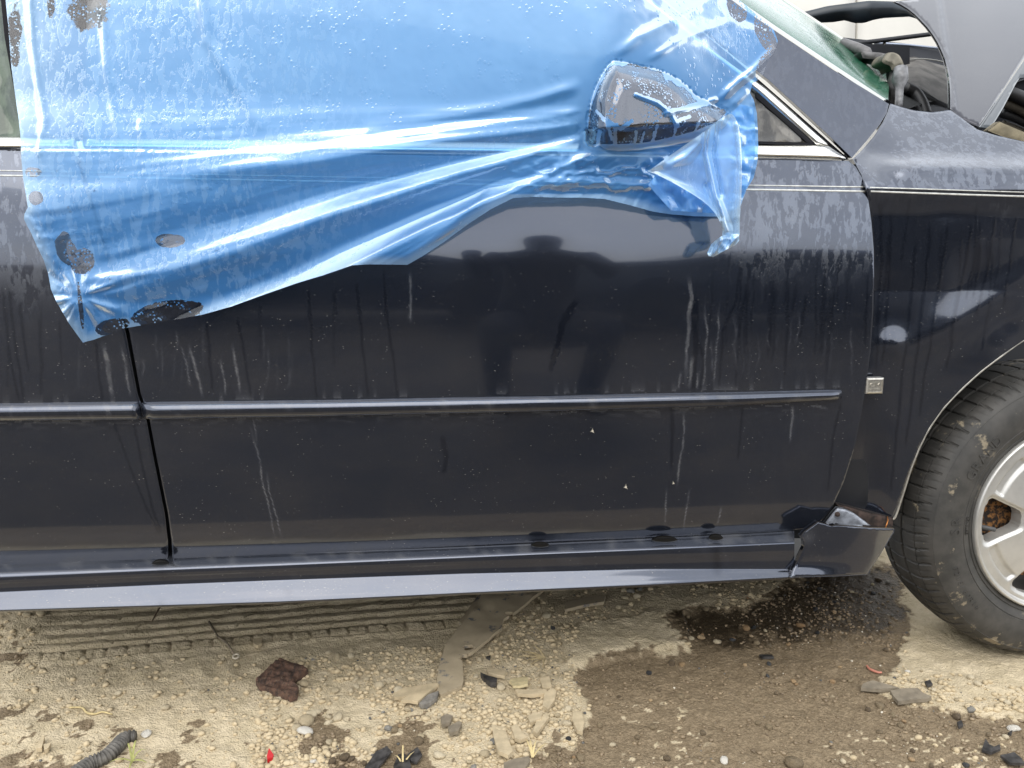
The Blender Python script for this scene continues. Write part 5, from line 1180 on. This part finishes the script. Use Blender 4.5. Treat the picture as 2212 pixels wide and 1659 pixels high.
BLK = [([(850, 1659), (860, 1632), (872, 1628), (884, 1640), (888, 1662), (870, 1680)], 'round black scrap at the bottom edge'), ([(786, 1662), (812, 1630), (836, 1620), (846, 1632), (820, 1660), (800, 1690)], 'long black sheet scrap at the bottom edge'), ([(880, 1630), (902, 1618), (912, 1636), (900, 1650), (888, 1646)], 'grey folded scrap right of the round black one'), ([(2120, 1625), (2128, 1604), (2136, 1616), (2146, 1622), (2158, 1618), (2160, 1628), (2140, 1634)], 'twisted black scrap in the lower right'), ([(2160, 1640), (2190, 1630), (2206, 1645), (2212, 1660), (2180, 1658)], 'brown black scrap near the lower right corner'), ([(2066, 1570), (2076, 1566), (2080, 1576), (2070, 1580)], 'small black lump below the broad grey slate'), ([(2176, 1590), (2186, 1586), (2184, 1594)], 'tiny black lump near the white pebble'), ([(1996, 1482), (2008, 1476), (2014, 1486), (2002, 1492)], 'black flake on pale gravel by the tyre'), ([(1640, 1412), (1668, 1410), (1672, 1417), (1645, 1419)], 'flat black flake lying on the wet mud'), ([(1050, 1425), (1060, 1422), (1058, 1430)], 'tiny dark lump by the bracket hole')]
for pts, lb in BLK: slab('black_scrap', pts, .003, black_p, lb, 'scrap', (rng.uniform(-.12, .12), rng.uniform(-.12, .1)), .005, .0035, warp=.006, group='black scraps on the ground')
stick('plastic_sliver', [(1873, 1434), (1880, 1442), (1896, 1450), (1905, 1451)], .003, plain('pink_sliver', (.50, .20, .14), .6), 'thin pinkish sliver on wet mud near the tyre', 'sliver')

# ------------------------------------------------------------------ stones
def stone_mesh(seed, sub=2):
    bm = bmesh.new(); bmesh.ops.create_icosphere(bm, subdivisions=sub, radius=1)
    r = random.Random(seed); ax = [r.uniform(.75, 1.15), r.uniform(.7, 1.0), r.uniform(.45, .75)]
    pl = [(Vector((r.gauss(0, 1), r.gauss(0, 1), r.gauss(0, 1))).normalized(), r.uniform(.62, .9)) for _ in range(9)]
    for v in bm.verts:
        c = v.co.copy()
        for n_, d in pl:
            k = c.dot(n_)
            if k > d: c -= n_*(k-d)*.9
        c *= 1+.06*(r.random()-.5); v.co = Vector((c.x*ax[0], c.y*ax[1], c.z*ax[2]))
    me = bpy.data.meshes.new('stone'); bm.to_mesh(me); bm.free(); me.polygons.foreach_set('use_smooth', np.ones(len(me.polygons), bool)); return me
def stone_mat(name, a, b_, rough=.9):
    m, nt, bs = new_mat(name); oi = nd(nt, 'ShaderNodeObjectInfo'); f = noise(nt, 3, 5, .65)
    c = mixc(nt, ramp(nt, mth(nt, 'ADD', mth(nt, 'MULTIPLY', f, .5), mth(nt, 'MULTIPLY', oi.outputs['Random'], .5)), .2, .8), a, b_); nt.links.new(c, bs.inputs['Base Color']); bs.inputs['Roughness'].default_value = rough
    bump(nt, bs, noise(nt, 7, 5, .7), .5, .15); return m
SM = {'pale': stone_mat('pale_dusty_stone', (.42, .34, .215), (.62, .53, .37)), 'white': stone_mat('white_stone', (.58, .54, .46), (.72, .68, .6)), 'grey': stone_mat('grey_stone', (.16, .155, .14), (.30, .28, .24)), 'wet': stone_mat('wet_brown_stone', (.10, .07, .04), (.26, .20, .12), .45), 'tan': stone_mat('wet_tan_stone', (.28, .17, .08), (.42, .30, .17), .5), 'dark': stone_mat('black_stone', (.02, .02, .02), (.06, .06, .06), .5)}
SMESH = {k: [] for k in SM}
for k in SM:
    for i in range(7):
        me = stone_mesh(100+i*7+len(k)*3); me.materials.append(SM[k]); SMESH[k].append(me)
def stone(x, y, r, kind, label, group='stones scattered on the ground', sink=.25):
    o = bpy.data.objects.new('stone', random.choice(SMESH[kind])); COL.objects.link(o)
    o.location = (x, y, gh(x, y)+r*.45*(1-sink)); o.rotation_euler = (random.uniform(-.3, .3), random.uniform(-.3, .3), random.uniform(0, 6.28)); o.scale = (r, r, r*random.uniform(.8, 1.1))
    tag(o, label, 'stone', group); return o
BIG = [(1208, 1330, 0, None)]
NAMED = [(1213, 1563, 'x')]
for u, v, px, kind, lb in [(745, 1561+10, 18, 'pale', None)]: pass
for u, v, px, kind, lb in [
    (662, 1564, 17, 'pale', 'oblong pale stone, largest in the damp hollow of the gravel'), (660, 1588, 15, 'white', 'whitish stone just below the oblong pale one'), (676, 1547, 12, 'pale', 'rounded stone above the oblong pale one'), (641, 1574, 11, 'pale', 'stone at the left shoulder of the oblong pale one'), (730, 1555, 13, 'pale', 'blocky pale stone at the right of the damp hollow'), (709, 1565, 9, 'pale', 'small pale stone left of the blocky one'), (656, 1482, 15, 'pale', 'pale stone against the right side of the rotten wood'), (724, 1493, 10, 'pale', 'squarish pale stone right of the rotten wood'),
    (820, 1483, 12, 'pale', 'pale triangular stone between rotten wood and bracket'), (860, 1494, 11, 'pale', 'pale stone touching the jagged shard'), (315, 1588, 11, 'white', 'lone white rounded stone near the corrugated hose'), (90, 1331, 10, 'pale', 'pale stone under the sill at the far left, the right of two'), (58, 1331, 8, 'pale', 'pale stone under the sill at the far left, the left of two'), (90, 1388, 0, 'pale', None), (92, 1402+220, 0, 'pale', None), (91, 1624-0, 0, 'pale', None),
    (1180, 1333, 13, 'pale', 'pale round stone beside the upper right edge of the bracket'), (1350, 1295, 9, 'pale', 'pale stone in the pile under the sill, the front left one'), (1362, 1283, 10, 'grey', 'grey stone in the pile under the sill, the rear one'), (1376, 1294, 9, 'pale', 'pale stone in the pile under the sill, the front right one'), (1382, 1276, 8, 'grey', 'grey stone in the pile under the sill, the far right one'), (1346, 1280, 8, 'pale', 'pale stone in the pile under the sill, the far left one'),
    (1174, 1463, 12, 'pale', 'pale rounded stone above the square flat buff piece'), (1082, 1484, 11, 'pale', 'pale stone wedged between dark chip and cream scrap'), (1730, 1346, 10, 'tan', 'orange tan stone in the darkest wet mud'), (1612, 1357, 10, 'tan', 'reddish tan stone at the left of the wet mud'), (1628, 1350, 7, 'dark', 'black stone beside the reddish tan one'), (1565, 1642, 9, 'white', 'white pointed stone low in the wet mud'), (2190, 1575, 10, 'white', 'flat white pebble near the right edge'), (1715, 1650, 17, 'wet', 'half buried brown stone at the bottom of the mud'),
    (2030, 1523, 0, 'pale', None), (2068, 1548, 0, 'pale', None), (2096, 1538, 9, 'grey', 'greenish grey pebble right of the broad slate'), (745, 1638, 12, 'wet', 'brown stone at the right end of the damp hollow'), (905, 1600, 12, 'wet', 'damp stone above the black scraps'), (948, 1628, 14, 'pale', 'pale mottled stone right of the black scraps'), (840, 1577, 10, 'grey', 'grey stone on gravel left of the damp patch')]:
    if not lb: continue
    g = G(u, v); rad = px/FPX*np.linalg.norm(g-CAM); stone(g[0], g[1], rad, kind, lb)

ZON = [([(560, 1420), (940, 1400), (960, 1520), (900, 1600), (760, 1680), (540, 1680), (560, 1540)], 1.0), ([(940, 1440), (1240, 1360), (1260, 1640), (1000, 1680), (940, 1560)], 1.1), ([(1080, 1290), (1300, 1270), (1420, 1265), (1440, 1310), (1220, 1360), (1060, 1420)], .9), ([(1470, 1260), (1950, 1240), (1960, 1400), (1480, 1400)], 1.0), ([(1940, 1440), (2230, 1500), (2240, 1680), (1960, 1640), (1900, 1540)], .7), ([(1240, 1430), (1960, 1420), (1960, 1680), (1200, 1680)], .25), ([(-40, 1420), (560, 1420), (560, 1680), (-40, 1680)], .16), ([(-40, 1310), (140, 1310), (60, 1420), (-40, 1420)], .3)]
ZG = [sum(z[1]*(abs(sum(a[0]*b_[1]-b_[0]*a[1] for a, b_ in zip(z[0], z[0][1:]+z[0][:1])))/2) for z in [zz]) for zz in ZON]; ZG = np.array(ZG)/sum(ZG)
def pick():
    while True:
        zi = int(rng.choice(len(ZON), p=ZG)); z = ZON[zi][0]; a = A(z); u = rng.uniform(a[:, 0].min(), a[:, 0].max()); v = rng.uniform(a[:, 1].min(), a[:, 1].max())
        if sdpoly(np.array([u]), np.array([v]), z)[0] > rng.uniform(-14, 10): 
            g = G(u, v)
            if GX0 < g[0] < GX1 and GY0 < g[1] < GY1: return zi, v, g
def kind_at(g):
    i = int((g[0]-GX0)/GS); j = int((g[1]-GY0)/GS); wv = GW[min(max(j, 0), len(gy)-1), min(max(i, 0), len(gx)-1)]
    q = rng.random()
    if wv > .3: return 'wet' if q < .62 else 'tan' if q < .78 else 'pale' if q < .9 else 'dark' if q < .96 else 'grey'
    return 'pale' if q < .88 else 'grey' if q < .95 else 'white' if q < .97 else 'dark'
SL = {'pale': 'small pale dusty stone lying loose on dry dirt', 'grey': 'small grey stone lying on the dirt', 'wet': 'small brown stone lying in damp mud', 'tan': 'small orange tan stone lying in damp mud', 'white': 'small white stone lying on the dirt', 'dark': 'small black stone lying on the dirt'}
for i in range(255):
    u, v, g = pick(); k = kind_at(g); w_ = {'pale': 'pale dusty', 'grey': 'grey', 'wet': 'damp brown', 'tan': 'orange tan', 'white': 'white', 'dark': 'black'}[k]
    zn = ['in the gravel around the rotten wood', 'in the rubble between bracket and wet mud', 'just under the sill right of the bracket', 'in the dark wet mud by the tyre', 'around the grey slates at lower right', 'on the broad wet mud', 'on the fine dirt at lower left', 'by the left end of the tyre track'][u]
    stone(g[0], g[1], rng.uniform(.0045, .0095)*(1.2 if rng.random() < .2 else 1), k, 'small %s stone %s' % (w_, zn), 'small %s stones %s' % (w_, zn))
def pick_many(n):
    U, W_ = [], []
    for z, p in zip(ZON, ZG):
        k = int(n*p*3.2)+20; a = A(z[0]); u = rng.uniform(a[:, 0].min(), a[:, 0].max(), k); v = rng.uniform(a[:, 1].min(), a[:, 1].max(), k)
        m = sdpoly(u, v, z[0]) > rng.uniform(-16, 10, k); cl = fbm(u*.012, v*.02, 51, 3); m &= cl > rng.uniform(.25, .62, k)
        m &= rng.random(k) < (n*p)/max(1, m.sum()); U.append(u[m]); W_.append(v[m])
    u = np.concatenate(U); v = np.concatenate(W_); g = G(u, v)
    ok = (g[:, 0] > GX0+.1) & (g[:, 0] < GX1-.1) & (g[:, 1] > GY0+.1) & (g[:, 1] < GY1-.1); g = g[ok]
    i = ((g[:, 0]-GX0)/GS).astype(int); j = ((g[:, 1]-GY0)/GS).astype(int); g[:, 2] = GH[j, i]; return g, GW[j, i]
ICO = [stone_mesh(900+i, 1) for i in range(6)]; IV = [np.array([v.co[:] for v in m.vertices]) for m in ICO]; IF = np.array([tuple(p.vertices) for p in ICO[0].polygons])
for m_ in ICO: bpy.data.meshes.remove(m_)
def gravel(name, g, rmin, rmax, mat, label):
    n = len(g); k = rng.integers(0, 6, n); a = rng.uniform(0, 6.28, n); s = rng.uniform(0, 1, n)**4.2*(rmax-rmin)+rmin
    vs = np.stack(IV)[k]*s[:, None, None]; ca, sa = np.cos(a)[:, None], np.sin(a)[:, None]
    q = np.stack([vs[..., 0]*ca-vs[..., 1]*sa, vs[..., 0]*sa+vs[..., 1]*ca, vs[..., 2]], -1)+g[:, None, :]+np.stack([0*s, 0*s, s*.25], 1)[:, None, :]
    nv = q.shape[1]; F = (IF[None]+(np.arange(n)*nv)[:, None, None]).reshape(-1, 3)
    me = bpy.data.meshes.new(name); me.vertices.add(n*nv); me.vertices.foreach_set('co', q.astype(np.float32).ravel())
    me.loops.add(F.size); me.loops.foreach_set('vertex_index', F.astype(np.int32).ravel()); me.polygons.add(len(F)); me.polygons.foreach_set('loop_start', np.arange(0, F.size, 3, dtype=np.int32)); me.polygons.foreach_set('loop_total', np.full(len(F), 3, np.int32))
    me.update(calc_edges=True); me.validate(); me.materials.append(mat)
    o = bpy.data.objects.new(name, me); COL.objects.link(o); tag(o, label, 'gravel', kind='stuff')
def grav_mat(name, a, b_, rough):
    m, nt, bs = new_mat(name); f = noise(nt, 60, 4, .7); v = voro(nt, 70); sx = nd(nt, 'ShaderNodeSeparateColor', {0: v.outputs['Color']})
    nt.links.new(mixc(nt, mth(nt, 'ADD', mth(nt, 'MULTIPLY', f, .5), mth(nt, 'MULTIPLY', sx.outputs[0], .5)), a, b_), bs.inputs['Base Color']); bs.inputs['Roughness'].default_value = rough; bump(nt, bs, noise(nt, 400, 3), .3, .001); return m
gp, gw_ = pick_many(11000); q_ = rng.random(len(gp)); isw = gw_ > .3
gravel('gravel', gp[~isw & (q_ < .95)], .0013, .0095, grav_mat('pale_gravel', (.40, .315, .19), (.60, .495, .325), .92), 'fine pale gravel strewn over the dry dirt')
gravel('gravel', gp[isw & (q_ < .90)], .0012, .0065, grav_mat('damp_gravel', (.085, .06, .036), (.36, .27, .165), .5), 'fine damp gravel strewn over the wet mud')
gravel('gravel', gp[(q_ >= .95) & (~isw | (q_ < .97))], .0013, .0048, grav_mat('dark_gravel', (.03, .03, .03), (.20, .19, .17), .6), 'fine dark chips strewn over the ground')
gravel('gravel', gp[isw & (q_ >= .97)], .0013, .004, grav_mat('bright_gravel', (.55, .48, .36), (.7, .66, .56), .6), 'fine light chips strewn over the wet mud')
